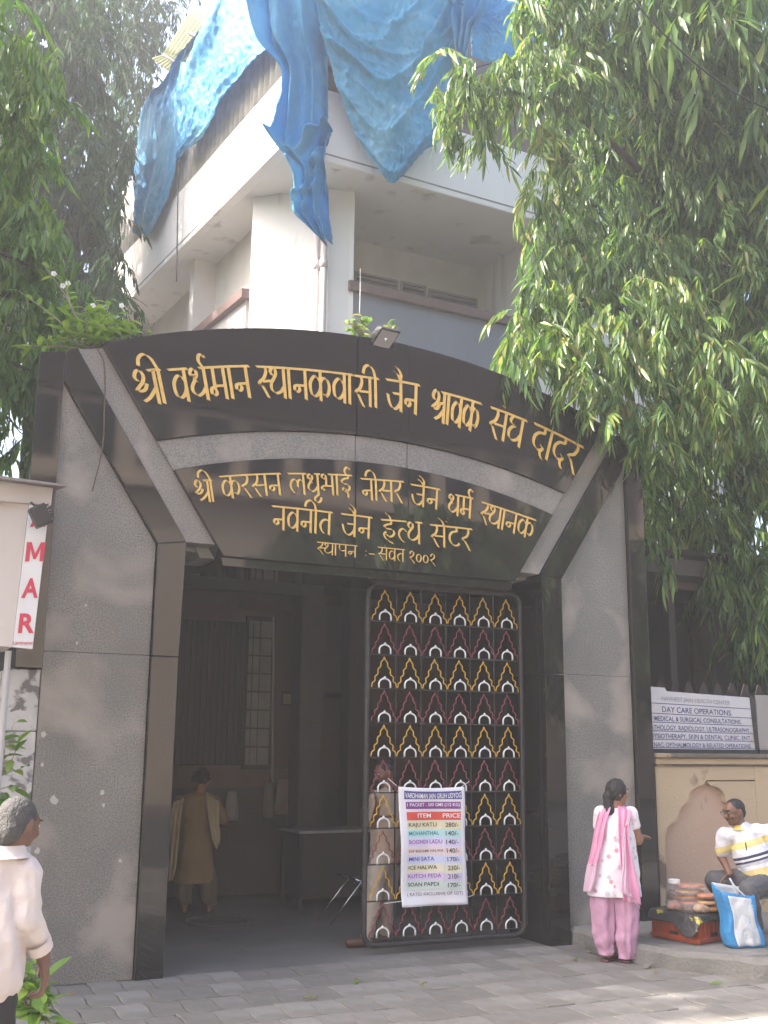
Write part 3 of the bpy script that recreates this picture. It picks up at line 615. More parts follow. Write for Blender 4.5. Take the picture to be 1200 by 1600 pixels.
tarp('blue tarpaulin tail hanging at the far left end of the white roof fascia', [[(315, 50), (322, 40), (335, 20)], [(262, 125), (275, 110), (290, 85)], [(224, 172), (255, 165), (286, 150)], [(214, 260), (245, 262), (280, 245)], [(213, 320), (232, 325), (262, 310)], [(210, 366), (222, 369), (238, 367)]], PL, lo, fold=(2, .10), seed=3)
tarp('shiny wrinkled blue tarpaulin over the left corrugated sheets, ending in a point', [[(345, -25), (395, -25), (450, -25)], [(318, 40), (370, 45), (430, 62)], [(292, 100), (345, 100), (400, 95)], [(281, 150), (320, 150), (358, 145)], [(279, 200), (302, 203), (327, 195)], [(278, 248), (281, 251), (288, 246)]], PL, lambda x, y: .24-.2*max(0, (90-y)/100), fold=(2, .07), seed=9, wr=.06, mat=TB)
def drape(u, v):                                   # curling cross-folds near the middle of the hanging strip
    return .24*math.exp(-((v-.43-.05*math.sin(u*5))/.022)**2) - .16*math.exp(-((v-.485-.05*math.sin(u*5))/.025)**2) + .17*math.exp(-((v-.56+.04*math.sin(u*4))/.022)**2)*(1-u*.5) + .15*math.exp(-((v-.70+.07*u)/.022)**2)*(1-u*.6)
tarp('long twisted blue tarpaulin strip hanging down over the corner wall', [[(378, -30), (440, -30), (505, -30)], [(402, 60), (450, 50), (508, 55)], [(440, 110), (470, 108), (512, 110)], [(430, 180), (470, 190), (517, 186)], [(424, 214), (468, 236), (518, 204)],
    [(456, 258), (488, 262), (514, 240)], [(461, 300), (488, 300), (515, 300)], [(457, 328), (488, 335), (515, 335)], [(482, 355), (500, 361), (516, 357)], [(503, 376), (508, 381), (516, 374)]],
    lambda x, y, o: PY(x, y, 5.05-o), lambda x, y: .0, fold=(3, .15), seed=5, ff=drape, nv=130, wr=.045)
tarp('wide pale blue tarpaulin swag with a pointed bottom at the middle of the roof', [[(488, -30), (560, -30), (640, -30), (722, -30)], [(503, 40), (560, 45), (640, 40), (716, 30)], [(515, 90), (575, 90), (650, 90), (708, 80)], [(530, 140), (590, 132), (650, 127), (702, 130)], [(546, 185), (600, 187), (650, 180), (698, 178)],
    [(570, 235), (610, 240), (650, 230), (692, 212)], [(594, 268), (612, 276), (640, 262), (668, 238)], [(606, 284), (611, 287), (622, 282), (638, 266)]], lambda x, y, o: PY(x, y, 5.0-o), lambda x, y: .0, fold=(0, .05), seed=2, wr=.07, mat=TB2, nu=110, nv=120,
    ff=lambda u, v: .17*(1-abs(math.sin((v*4.6-2.6*(1-(2*u-1)**2)*.5+u*.8+.5*mnoise.noise(Vector((u*3, v*3, 4))))*pi)))**2*(1-v*.5) + .10*(1-abs(math.sin((v*9-3.6*(1-(2*u-1)**2)*.5-u*1.4)*pi*.8)))**3*max(0, 1-v*1.2) - .05*abs(mnoise.noise(Vector((u*11, v*9, 1)))))
tarp('blue tarpaulin sheet along the roof edge behind the hanging strip and the swag', [[(395, -40), (470, -40), (560, -40), (725, -40)], [(410, 10), (470, 5), (560, 5), (722, 0)], [(432, 70), (490, 52), (560, 50), (712, 45)], [(448, 104), (505, 84), (560, 80), (705, 85)]], lambda x, y, o: PY(x, y, 5.32-o), lambda x, y: 0, fold=(3, .05), seed=21, wr=.06, mat=TB2)
tarp('small gathered blue tarpaulin bunch tied beside the tree branch', [[(708, -30), (740, -30), (785, -30)], [(706, 5), (732, 2), (782, 6)], [(708, 40), (727, 42), (748, 34)], [(712, 72), (724, 78), (736, 62)], [(716, 104), (724, 110), (729, 98)]], lambda x, y, o: PY(x, y, 4.85-o), lambda x, y: 0, fold=(3, .12), seed=7)
tarp('flat blue tarpaulin sheet under the sky at the right end of the roof', [[(730, -6), (775, -4), (862, 36)], [(735, 40), (790, 45), (860, 52)], [(738, 90), (782, 99), (850, 70)]], lambda x, y, o: PY(x, y, 5.25-o), lambda x, y: 0, fold=(2, .03), seed=8, wr=.05)
tarp('blue tarpaulin patch seen through the gap in the right tree crown', [[(915, 110), (960, 115), (1010, 135)], [(915, 165), (960, 170), (1010, 185)], [(915, 215), (960, 222), (1010, 235)]], lambda x, y, o: PY(x, y, 5.2-o), lambda x, y: 0, fold=(2, .03), seed=12, wr=.05)

for lab, pts in (('thin cable hanging down the left roof fascia below the tarpaulin', [PL(281, 190, .2), PL(278, 300, .12), PL(276, 440, .1)]), ('thin pale cord hanging in front of the right balcony', [PY(563, 420, 5.6), PY(563, 455, 5.6), PY(562, 492, 5.6)]), ('slack rope tied across the roof under the right tarpaulin', [PY(735, 108, 5.0), PY(790, 92, 4.9), PY(860, 70, 5.0)])):
    tag(part('cord', MB().tube(smoothpath(pts, 6), .012 if 'pale' not in lab else .008, 6), DARKM if 'pale' not in lab else PVC, None, origin=tuple(pts[0]), smooth=True), lab, 'cable')
# ================================================================== PASSAGE INTERIOR (ground floor behind the gate)
YW = 4.3
gf = thing('ground_floor_hall', (3.0, YW, 0), 'dim plastered hall walls and columns seen through the open half of the gate', 'building')
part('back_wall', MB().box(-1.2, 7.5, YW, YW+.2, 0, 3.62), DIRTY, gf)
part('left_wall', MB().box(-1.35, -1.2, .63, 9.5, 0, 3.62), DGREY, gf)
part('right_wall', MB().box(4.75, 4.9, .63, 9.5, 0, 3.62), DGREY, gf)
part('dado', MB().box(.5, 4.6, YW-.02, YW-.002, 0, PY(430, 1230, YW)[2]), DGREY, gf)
def wp(px, py, Y=YW): q = PY(px, py, Y); return q[0], q[2]
def wbox(px0, py0, px1, py1, y0, y1): (x0, z1), (x1, z0) = wp(px0, py0, y0), wp(px1, py1, y0); return MB().box(x0, x1, y0, y1, z0, z1)
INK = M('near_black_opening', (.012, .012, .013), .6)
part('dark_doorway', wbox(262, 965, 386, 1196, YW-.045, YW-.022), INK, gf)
g = MB()
x0, z1 = wp(264, 968); x1, z0 = wp(386, 1194)
for i in range(16): part('grille_bar', MB().tube([(x0+(x1-x0)*i/15, YW-.07, z0), (x0+(x1-x0)*i/15, YW-.07, z1)], .008, 5), DARKM, gf)
wn = part('window_frame', wbox(386, 962, 424, 1202, YW-.06, YW-.024), DARKM, gf, label='narrow pale glazed window')
x0, z1 = wp(389, 968, YW-.06); x1, z0 = wp(419, 1196, YW-.06)
PALE = M('frosted_window_pane', (.19, .195, .18), .5, (.13, .135, .125), 8, .5)
for i in range(2):
    for j in range(8): part('pane', MB().box(x0+(x1-x0)*i/2+.008, x0+(x1-x0)*(i+1)/2-.008, YW-.072, YW-.062, z0+(z1-z0)*j/8+.01, z0+(z1-z0)*(j+1)/8-.01), PALE, wn)
part('conduit', MB().tube([wp(425, 965)[:1]+(YW-.05,)+wp(425, 965)[1:], wp(423, 1225)[:1]+(YW-.05,)+wp(423, 1225)[1:]], .018, 6), M('pale_conduit', (.34, .33, .32), .6), gf)
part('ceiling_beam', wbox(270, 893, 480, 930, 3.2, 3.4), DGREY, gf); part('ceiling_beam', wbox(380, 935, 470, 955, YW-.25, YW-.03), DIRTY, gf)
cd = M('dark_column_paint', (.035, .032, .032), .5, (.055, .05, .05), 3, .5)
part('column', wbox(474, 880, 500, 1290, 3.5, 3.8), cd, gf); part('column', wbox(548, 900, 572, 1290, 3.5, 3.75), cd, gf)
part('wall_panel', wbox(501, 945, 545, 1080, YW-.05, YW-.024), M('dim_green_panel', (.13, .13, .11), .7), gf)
part('lintel', wbox(500, 1083, 548, 1092, YW-.12, YW-.055), cd, gf)
fr_ = thing('picture_frame', (wp(449, 1092)[0], YW-.03, wp(449, 1092)[1]), 'small square picture frame on the dim passage wall', 'picture frame')
part('frame', wbox(440, 1080, 458, 1104, YW-.045, YW-.026), cd, fr_); part('picture', wbox(443, 1084, 455, 1100, YW-.052, YW-.047), M('aged_picture', (.24, .18, .11), .5), fr_)
# paper bags leaning / hanging along the wall
for px0, py0, px1, py1, c, lab in ((430, 1218, 464, 1272, (.30, .235, .21), 'pinkish cloth bag hanging on the passage wall'), (412, 1222, 428, 1278, (.22, .20, .17), 'narrow grey bag hanging beside the pinkish bag'), (352, 1236, 372, 1282, (.28, .28, .29), 'white paper sheet fixed low on the passage wall behind the woman')):
    a, b = PY(px0, py0, YW-.1), PY(px1, py1, YW-.1); m_ = (a+b)/2; bg_ = MB()
    w2, h2 = (b[0]-a[0])/2, (a[2]-b[2])/2
    rings = [[(m_[0]+w2*s*math.cos(t*pi/5), m_[1]+.035*d*math.sin(t*pi/5), m_[2]+z*h2) for t in range(10)] for z, s, d in ((-1, 1, 1), (-.5, 1.02, 1.3), (.2, .92, 1), (.8, .8, .5), (1, .74, .15))]
    o = part('bag' if 'bag' in lab else 'paper_sheet', bg_.loft(rings), M('cloth_%d' % px0, c, .9, tuple(q*.8 for q in c), 6, .5, .3, 30), None, origin=tuple(m_), smooth=True); tag(o, lab, 'bag' if 'bag' in lab else 'paper')
    if 'bag' in lab: part('handle', MB().tube(smoothpath([(m_[0]-w2*.4, m_[1], m_[2]+h2*.9), (m_[0]-w2*.15, m_[1], m_[2]+h2*1.5), (m_[0]+w2*.15, m_[1], m_[2]+h2*1.5), (m_[0]+w2*.4, m_[1], m_[2]+h2*.9)], 4), .006, 5), MATS['cloth_%d' % px0], o)
# counter table with boxes
ct = thing('counter_table', (2.95, 3.1, 0), 'dark wooden counter table with pale top inside the passage', 'table')
tx0, tz = PY(455, 1296, 3.0)[[0, 2]]; tx1 = 4.2
part('table_top', MB().box(tx0, tx1, 2.75, 3.4, tz-.03, tz), M('worn_table_top', (.26, .25, .24), .5), ct, bevel=.005)
part('front_board', MB().box(tx0+.05, tx1-.05, 2.80, 2.83, .12, tz-.031), M('dark_board', (.03, .024, .028), .5, (.05, .035, .035), 3, .5), ct)
part('side_board', MB().box(tx0+.05, tx0+.08, 2.832, 3.35, .12, tz-.031), MATS['dark_board'], ct)
for a in (tx0+.04, tx1-.09):
    for b in (2.82, 3.3): part('leg', MB().box(a, a+.05, b+.03, b+.08, 0, tz-.031), MATS['dark_board'], ct)
CHR = M('chrome_tube', (.6, .6, .6), .2, metal=1.0)
ch = thing('folding_chair', (2.75, 1.9, 0), 'chrome legged dark folding chair in front of the counter table', 'chair')
cxx, czz = PY(548, 1365, 1.9)[[0, 2]]
for dy in (0, .32):
    part('leg', MB().tube([(cxx-.28, 1.75+dy, .015), (cxx+.05, 1.75+dy, .40), (cxx+.12, 1.75+dy, .42)], .011, 7), CHR, ch, smooth=True)
    part('leg', MB().tube([(cxx+.38, 1.75+dy, .015), (cxx+.1, 1.75+dy, .38), (cxx-.02, 1.75+dy, .43)], .011, 7), CHR, ch, smooth=True)
    part('back_post', MB().tube([(cxx+.25, 1.75+dy, .42), (cxx+.36, 1.75+dy, .85)], .011, 7), CHR, ch, smooth=True)
part('seat', MB().box(cxx-.08, cxx+.33, 1.74, 2.08, .42, .455), MATS['dark_board'], ch, bevel=.01); part('backrest', MB().obox((cxx+.335, 1.91, .75), (.012, 0, .0), (0, .17, 0), (.025, 0, .11)), MATS['dark_board'], ch, bevel=.005)
mh = thing('manhole_cover', tuple(PZ(340, 1440, 0.0)), 'round cast manhole cover in the passage floor', 'manhole cover')
mc = PZ(340, 1440, 0); IRON = M('cast_iron', (.05, .047, .045), .6, (.08, .075, .07), 9, .5, .4, 60)
part('rim', MB().tube([(mc[0]+.33*math.cos(t*pi/16), mc[1]+.33*math.sin(t*pi/16), .004) for t in range(33)], .016, 6, False), IRON, mh)
part('cover', MB().slab([(mc[0]+.31*math.cos(t*pi/16), mc[1]+.31*math.sin(t*pi/16)) for t in range(32)], -.002, .006), IRON, mh)
for i in range(-3, 4): 
    h_ = math.sqrt(.29**2-(i*.08)**2); part('tread_bar', MB().box(mc[0]-h_, mc[0]+h_, mc[1]+i*.08-.012, mc[1]+i*.08+.012, .0062, .012), IRON, mh)

# ================================================================== RIGHT SIDE: compound wall, boards, dark shed
cw = thing('compound_wall', (7.0, 0.1, 0), 'stained cream compound wall with a pinkish scalloped niche, right of the gateway', 'wall')
CRW = M('stained_cream_paint', (.50, .385, .25), .85, (.42, .32, .21), 1.6, .6, .3, 30, col3=(.17, .12, .085), scale3=2.6, thr3=.66, w3=.06, streak=False)
PNK = M('faded_salmon_paint', (.50, .35, .255), .85, (.43, .29, .21), 1.3, .6, .3, 30, col3=(.19, .13, .10), scale3=2.2, thr3=.68, w3=.06)
STN = M('weathered_coping', (.16, .135, .11), .9, (.10, .085, .07), 3, .5, .6, 30, col3=(.34, .26, .17), scale3=3, thr3=.6, w3=.1)
WY = 0.0
# the front skin with the cusped opening cut out of it, the niche floor 6 cm behind
nx0 = PY(1040, 1370, WY)[0]; nxa = PY(1104, 1222, WY)[0]
lobes = [(1039, 1440), (1039, 1310), (1045, 1290), (1058, 1283), (1062, 1266), (1070, 1256), (1077, 1254), (1078, 1240), (1088, 1230), (1098, 1227), (1104, 1219)]
L3 = [PY(a, b, WY)[[0, 2]] for a, b in lobes]; L3[0] = np.array([L3[1][0], .15])
lp = smoothpath(L3[1:4], 4)[:-1] + smoothpath(L3[3:7], 4)[:-1] + smoothpath(L3[6:], 4)
lp = [L3[0]] + lp; rp = [np.array([2*nxa-p[0], p[1]]) for p in reversed(lp[:-1])]
ar = [tuple(p) for p in lp+rp]; zt = 1.56; xl, xr = 4.78, 2*nxa-4.78
sk = MB(); Lf = [(xl, z) for _, z in ar[:len(lp)]]; n = len(lp)
def strip(A, B):
    for i in range(len(A)-1):
        sk.quad((A[i][0], WY, A[i][1]), (B[i][0], WY, B[i][1]), (B[i+1][0], WY, B[i+1][1]), (A[i+1][0], WY, A[i+1][1]))
strip([(xl, p[1]) for p in lp], [tuple(p) for p in lp]); strip([tuple(p) for p in rp], [(xr, p[1]) for p in rp])
zt0 = lp[-1][1]; sk.quad((xl, WY, zt0), (xr, WY, zt0), (xr, WY, zt), (xl, WY, zt))
for i in range(len(ar)-1): sk.quad((ar[i][0], WY, ar[i][1]), (ar[i+1][0], WY, ar[i+1][1]), (ar[i+1][0], WY+.055, ar[i+1][1]), (ar[i][0], WY+.055, ar[i][1]))
part('front_face', sk, CRW, cw); part('niche', MB().box(xl, xr, WY+.056, WY+.25, .13, zt-.01), PNK, cw)
part('groove', MB().box(xl, 12, WY-.012, WY-.001, 1.555, 1.575), STN, cw)
part('top_band', MB().box(4.77, 12, WY-.03, WY+.25, 1.577, 1.635), CRW, cw, bevel=.008)
part('coping', MB().box(4.75, 12, WY-.07, WY+.28, 1.637, 1.682), STN, cw, bevel=.012)
part('front_face', MB().box(xr+.004, 12, WY, WY+.25, .13, 1.574), CRW, cw)
part('end_pier', MB().box(4.728, 4.776, WY+.02, WY+.25, .13, 1.634), STN, cw)
# fence of spiked sheet on the wall
fn = thing('spiked_fence', (7.0, .16, 1.77), 'rusty brown sheet fence with pointed top edge standing on the compound wall', 'fence')
RUST = M('rusty_brown_sheet', (.045, .030, .028), .8, (.03, .022, .021), 5, .5)
part('fence_sheet', MB().box(4.74, 12, .17, .185, 1.684, 2.26), RUST, fn)
for i in range(38):
    x = 4.76+i*.19
    if x < 8: part('spike', MB().prism([(x, 2.26), (x+.15, 2.26), (x+.09, 2.40), (x+.06, 2.40)], .17, .182), RUST, fn)
# white notice board
nb = thing('clinic_notice_board', (5.43, .08, 1.8), 'white notice board with blue lettering lines about day care operations above the cream wall', 'sign board')
YN = .06; c0 = PY(1017, 1170, YN); c1 = PY(1181, 1172, YN); c2 = PY(1171, 1090, YN); c3 = PY(1014, 1078, YN)
NBW = M('weathered_white_enamel', (.52, .51, .53), .6, (.46, .45, .47), 2, .5, .1, 30, col3=(.36, .31, .28), scale3=2.2, thr3=.68, w3=.12)
def nbp(u, v, d=0): p = (c0*(1-u)+c1*u)*(1-v)+(c3*(1-u)+c2*u)*v; return np.array([p[0], p[1]-d, p[2]])
q = [nbp(0, 0), nbp(1, 0), nbp(1, 1), nbp(.17, 1), nbp(.15, 1.06), nbp(0, 1.06)]
part('board', MB().prism([(a[0], a[2]) for a in q], YN, YN+.02), NBW, nb)
part('frame_bar', MB().box(c0[0]-.03, c1[0]+.02, YN-.01, YN+.05, c0[2]-.055, c0[2]-.004), DARKM, nb); part('frame_bar', MB().prism([(c1[0]-.008, c1[2]), (c1[0]+.045, c1[2]), (c2[0]+.05, c2[2]+.02), (c2[0]-.002, c2[2]+.02)], YN-.01, YN+.03), DARKM, nb)
NI = M('print_slate_blue', (.075, .085, .20), .5); NG = M('print_faded_grey', (.27, .27, .31), .5)
rows_ = [(.855, .115, .79, .115, 'NAVNEET JAIN HEALTH CENTER', .075, NG), (.655, .115, .80, .105, 'DAY CARE OPERATIONS.', .10, NI), (.50, .04, .885, .10, 'MEDICAL & SURGICAL CONSULTATIONS.', .085, NI), (.345, .0, .965, .1, 'ATHOLOGY, RADIOLOGY, ULTRASONOGRAPHY,', .085, NI),
         (.20, .0, .965, .1, 'HYSIOTHERAPY, SKIN & DENTAL CLINIC, ENT,', .085, NI), (.055, .0, .955, .1, 'YNAC, OPTHALMOLOGY & RELATED OPERATIONS.', .08, NI)]
for v, u0, u1, _, s_, h_, m_ in rows_:
    mb = MB(); text(mb, s_, 0, 0, 0, (u1-u0), h_, .008, surf=lambda a, b: nbp(u0+a, v-.02+b, .004)); part('print_line', mb, m_, nb)
for v in (.015, .155, .30, .45, .60, .775): part('rule_line', MB().prism([(nbp(0, v)[0], nbp(0, v)[2]), (nbp(1, v)[0], nbp(1, v)[2]), (nbp(1, v+.012)[0], nbp(1, v+.012)[2]), (nbp(0, v+.012)[0], nbp(0, v+.012)[2])], YN-.003, YN-.001), NI, nb)
mp = thing('metal_panel', (6.9, .08, 1.8), 'plain grey metal panel beside the notice board at the right edge', 'panel')
d0 = PY(1186, 1172, YN)
part('panel_sheet', MB().box(d0[0], 8.2, YN, YN+.02, c1[2], c2[2]+.03), M('dull_metal_panel', (.30, .28, .27), .6, (.25, .23, .22), 3, .5), mp, bevel=.004)
part('frame_bar', MB().box(d0[0]-.0, 8.2, YN-.01, YN+.05, c1[2]-.055, c1[2]-.004), DARKM, mp)
# dark shed behind the wall
sh = thing('shed', (8, 2.4, 0), 'dark open shed with a grey post behind the compound wall', 'shed')
SD = M('shade_dark_shed_wall', (.022, .019, .02), .9, (.035, .03, .032), 1.5, .5)  # near-black colour stands in for the shaded void behind the wall
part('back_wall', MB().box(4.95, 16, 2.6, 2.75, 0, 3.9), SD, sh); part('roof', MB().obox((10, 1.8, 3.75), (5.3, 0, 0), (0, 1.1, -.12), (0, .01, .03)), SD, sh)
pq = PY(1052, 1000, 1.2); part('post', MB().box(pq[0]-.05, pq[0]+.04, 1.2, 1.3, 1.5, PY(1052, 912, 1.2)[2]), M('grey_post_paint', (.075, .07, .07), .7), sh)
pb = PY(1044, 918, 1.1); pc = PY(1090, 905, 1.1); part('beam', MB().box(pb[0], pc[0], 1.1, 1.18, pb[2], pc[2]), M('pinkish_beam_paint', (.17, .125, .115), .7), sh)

# ================================================================== LEFT: laminates sign box on a pole
kb = thing('sign_box', (-1.5, -1.0, 0), 'pale vertical sign box with red letters under a thin roof at the left edge', 'sign box')
YK = -1.0
CRM = M('sign_box_cream', (.52, .47, .43), .7, (.45, .40, .37), 2, .5, streak=True); SGW = M('sign_face_white', (.66, .65, .64), .5, (.60, .58, .56), 4, .5)
p = [PY(x, y, YK) for x, y in ((20, 1011), (51, 1014), (77, 792), (46, 788))]
part('letter_panel', MB().hexa([(a[0], YK+.03, a[2]) for a in p], [(a[0], YK, a[2]) for a in p]), SGW, kb, bevel=.003)
pp = [PY(x, y, YK+.02) for x, y in ((-70, 1002), (19, 1011), (45, 785), (-60, 778))]
part('box_face', MB().hexa([(a[0], YK+.5, a[2]) for a in pp], [(a[0], YK+.02+(.10 if k in (0, 3) else .0), a[2]) for k, a in enumerate(pp)]), CRM, kb)
pp = [PY(x, y, YK-.01) for x, y in ((-70, 775), (80, 790), (83, 762), (-70, 742))]
part('top_band', MB().hexa([(a[0], YK+.5, a[2]) for a in pp], [(a[0], YK-.01, a[2]) for a in pp]), CRM, kb, bevel=.004)
ra, rb = PY(-80, 735, YK-.12), PY(105, 760, YK-.12)
part('roof_sheet', MB().hexa([(ra[0], YK-.12, ra[2]-.01), (rb[0], YK-.12, rb[2]), (rb[0]-.08, YK+.6, rb[2]+.06), (ra[0], YK+.6, ra[2]+.05)], [(ra[0], YK-.12, ra[2]+.012), (rb[0], YK-.12, rb[2]+.012), (rb[0]-.08, YK+.6, rb[2]+.075), (ra[0], YK+.6, ra[2]+.07)]), M('roof_edge_grey', (.22, .19, .18), .7), kb)
po = PY(12, 1040, YK+.1); part('pole', MB().tube([(po[0], YK+.12, 0), (po[0], YK+.12, po[2]+.1)], .022, 8), M('pale_pole', (.42, .40, .39), .6), kb)
LR = M('red_sign_letters', (.52, .035, .07), .5)
def sl(ch_, x0, y0, x1, y1, caps=.72, bold=.03):
    o_ = PY(x0, y1, YK-.004); r_ = PY(x1, y1, YK-.004); u_ = PY(x0+(y1-y0)*.11, y0, YK-.004); mb = MB()
    text(mb, ch_, 0, 0, 0, r_[0]-o_[0], u_[2]-o_[2], bold, surf=lambda a, b: np.array([o_[0]+a+b*(u_[0]-o_[0])/(u_[2]-o_[2]), YK-.004, o_[2]+b+(r_[2]-o_[2])*a/(r_[0]-o_[0])])); part('letter', mb, LR, kb)
sl('A', 47, 793, 71, 822); sl('M', 39, 847, 68, 877); sl('A', 33, 903, 59, 933); sl('R', 28, 958, 53, 988); sl('Laminates', 20, 1001, 51, 1007, bold=.006)
fl = thing('spotlight', tuple(PY(62, 805, YK-.12)), 'small black spotlight hung in front of the letter panel', 'lamp')
c = Vector(PY(63, 806, YK-.14)); R1 = Matrix.Rotation(-.5, 3, 'Y')
part('housing', MB().obox(c, R1 @ Vector((.055, 0, 0)), (0, .05, 0), R1 @ Vector((0, 0, .07))), DARKM, fl, bevel=.008)
for k in range(5): part('cooling_fin', MB().obox(c + R1 @ Vector((.06, 0, -.05+.025*k)), R1 @ Vector((.014, 0, 0)), (0, .045, 0), R1 @ Vector((0, 0, .004))), DARKM, fl)
part('bracket', MB().tube([c+Vector((-.02, .03, .06)), c+Vector((-.05, .12, .11))], .008, 5), DARKM, fl)

# floodlight on the top edge of the arch
f2 = thing('floodlight', tuple(PY(600, 545, -.05)), 'dark floodlight with glass face sitting on top of the arch beside a small plant', 'lamp')
q = [Vector(PY(x, y, -.12)) for x, y in ((580, 538), (611, 545), (626, 522), (592, 514))]; cc = sum(q, Vector())/4
ax = (q[1]-q[0])/2; az = ((q[3]-q[0])/2); az = Vector((az.x, -.05, az.z)); ay = az.cross(ax).normalized()
part('housing', MB().obox(cc - ay*-.06, ax, ay*.055, az), DARKM, f2, bevel=.008)
s_ = -1 if ay.y > 0 else 1
part('glass', MB().obox(cc + ay*(.0-.004)*(1), ax*.82, ay*.004, az*.80), M('floodlight_glass', (.20, .18, .17), .15), f2)
part('reflector', MB().ell(cc+ay*-.012, (.018, .012, .018)), CHR, f2, smooth=True)
part('bracket', MB().tube([cc+ax*1.08, cc+ax*1.08+Vector((0, .08, -.14))], .008, 5), DARKM, f2); part('bracket', MB().tube([cc-ax*1.08, cc-ax*1.08+Vector((0, .08, -.14))], .008, 5), DARKM, f2)

# ================================================================== across the street (seen in the polished granite)
ob = thing('opposite_building', (4, -24, 0), 'sunlit beige apartment building across the street, mirrored in the polished black granite', 'building')
OBW = M('beige_render', (.70, .57, .46), .85, (.62, .50, .40), .6, .5); OBD = M('brown_render', (.055, .042, .04), .85)
part('facade', MB().box(-14, 26, -30, -24, 0, 12.15), OBW, ob); part('upper_floor', MB().box(-14, 26, -30, -23.8, 12.16, 17.0), OBD, ob)
part('ledge', MB().box(-14, 26, -23.99, -23.6, 9.4, 9.6), OBW, ob)
for k in range(22):
    x = -13+k*1.8
    for z0, z1 in ((10.1, 11.9), (6.0, 7.6), (3.0, 4.6)):
        if z0 > 9 or k % 3 == 0: part('window', MB().box(x, x+1.12, -24, -23.96, z0, z1), VD, ob)
# ================================================================== FOLIAGE
PALA = [(.024, .050, .018), (.052, .105, .032), (.088, .165, .044), (.14, .225, .055), (.24, .31, .075), (.26, .21, .09)]
LEAF = M('drooping_leaf', (.05, .1, .03), .36, attr=PALA, trans=.45, spec=.5)
PALB = [(.05, .11, .02), (.09, .18, .035), (.15, .26, .045), (.24, .34, .07)]
LEAFB = M('bright_leaf', (.05, .1, .03), .4, attr=PALB, trans=.4, spec=.5)
LEAFD = M('shade_dark_leaf', (.03, .05, .02), .75, spec=.2, attr=[(.014, .034, .012), (.025, .056, .018), (.038, .080, .024), (.055, .105, .032)], trans=.3)  # darker palette puts the far tree's shade into the leaf colour
BARK = M('tree_bark', (.055, .045, .036), .9, (.035, .028, .024), 8, .5, .7, 25)
def leaf_arrays(L, W, segs, rng, curl=.5, wave=.12, broad=False):
    t = np.linspace(0, 1, segs+1)
    w = W/2*(np.sin(np.pi*np.clip(t*.93+.05, 0, 1))**(.7 if not broad else .6))*(1-.35*t); w[-1] = W*.02; w[0] = W*.08
    y = L*t; z = -curl*L*t*t*.5
    wv = wave*W*np.sin(t*pi*5+rng.uniform(0, 6))
    V = []
    for i in range(segs+1): V += [(-w[i], y[i], z[i]+.25*w[i]+wv[i]*.6), (0, y[i], z[i]), (w[i], y[i], z[i]+.25*w[i]-wv[i]*.6)]
    F = []
    for i in range(segs):
        a = i*3; F += [(a, a+1, a+4, a+3), (a+1, a+2, a+5, a+4)]
    return np.array(V), np.array(F)
def orient(d, roll):
    d = d/np.linalg.norm(d); up = np.array([0, 0, 1.]) if abs(d[2]) < .95 else np.array([1., 0, 0])
    x = np.cross(d, up); x /= np.linalg.norm(x); z = np.cross(x, d); c, s = math.cos(roll), math.sin(roll)
    return np.array([x*c+z*s, d, -x*s+z*c]).T
def spray(rng, nl=13, L=.19, W=.034, segs=5, stem=.34, droop=1.0, broad=False, tint=0.0):
    Vs, Fs, Rs = [], [], []; n = 0; az = rng.uniform(0, 2*pi); out = np.array([math.cos(az), math.sin(az), 0])
    def sp(t): return out*stem*(.75*t-.15*t*t) + np.array([0, 0, -1])*stem*(.15*t+.65*t*t*droop)
    for i in range(nl):
        t = (i+.6)/nl; p = sp(t); side = (1 if i % 2 else -1); tan = sp(min(1, t+.05))-sp(t-.05); tan /= np.linalg.norm(tan)
        lat = np.cross(tan, [0, 0, 1.]); lat /= np.linalg.norm(lat)+1e-6
        d = tan*.5 + lat*side*rng.uniform(.3, .75) + np.array([0, 0, -1])*rng.uniform(.35, 1.1)*droop + rng.normal(0, .13, 3)
        if i == nl-1: d = tan+np.array([0, 0, -.5])
        l = L*rng.uniform(.55, 1.25); V, F = leaf_arrays(l, W*rng.uniform(.8, 1.2), segs, rng, rng.uniform(.1, .7), broad=broad)
        V = V @ orient(d, rng.uniform(-.6, .6)).T + p; Vs.append(V); Fs.append(F+n); n += len(V); Rs.append(np.full(len(V), np.clip(rng.beta(2, 3.2)+tint, 0, 1)))
    # stem as a thin three sided tube
    k = 5; S = []
    for i in range(k+1):
        p = sp(i/k)
        for j in range(3): S.append(p+np.array([math.cos(j*2.1), math.sin(j*2.1), .3*math.sin(j*2.1)])*.0035)
    S = np.array(S); FF = []
    for i in range(k):
        for j in range(3): q = (j+1) % 3; FF.append((i*3+j, i*3+q, i*3+3+q, i*3+3+j))
    Vs.append(S); Fs.append(np.array(FF)+n); Rs.append(np.full(len(S), .15))
    return np.concatenate(Vs), np.concatenate(Fs), np.concatenate(Rs)
def np_mesh(name, V, F, R, mat):
    me = bpy.data.meshes.new(name); me.vertices.add(len(V)); me.vertices.foreach_set('co', np.asarray(V, np.float32).ravel())
    me.loops.add(F.size); me.loops.foreach_set('vertex_index', F.astype(np.int32).ravel()); me.polygons.add(len(F))
    me.polygons.foreach_set('loop_start', np.arange(len(F), dtype=np.int32)*4); me.polygons.foreach_set('use_smooth', np.ones(len(F), bool))
    a = me.attributes.new('rnd', 'FLOAT', 'POINT'); a.data.foreach_set('value', R.astype(np.float32)); me.materials.append(mat); me.update(calc_edges=True); return me
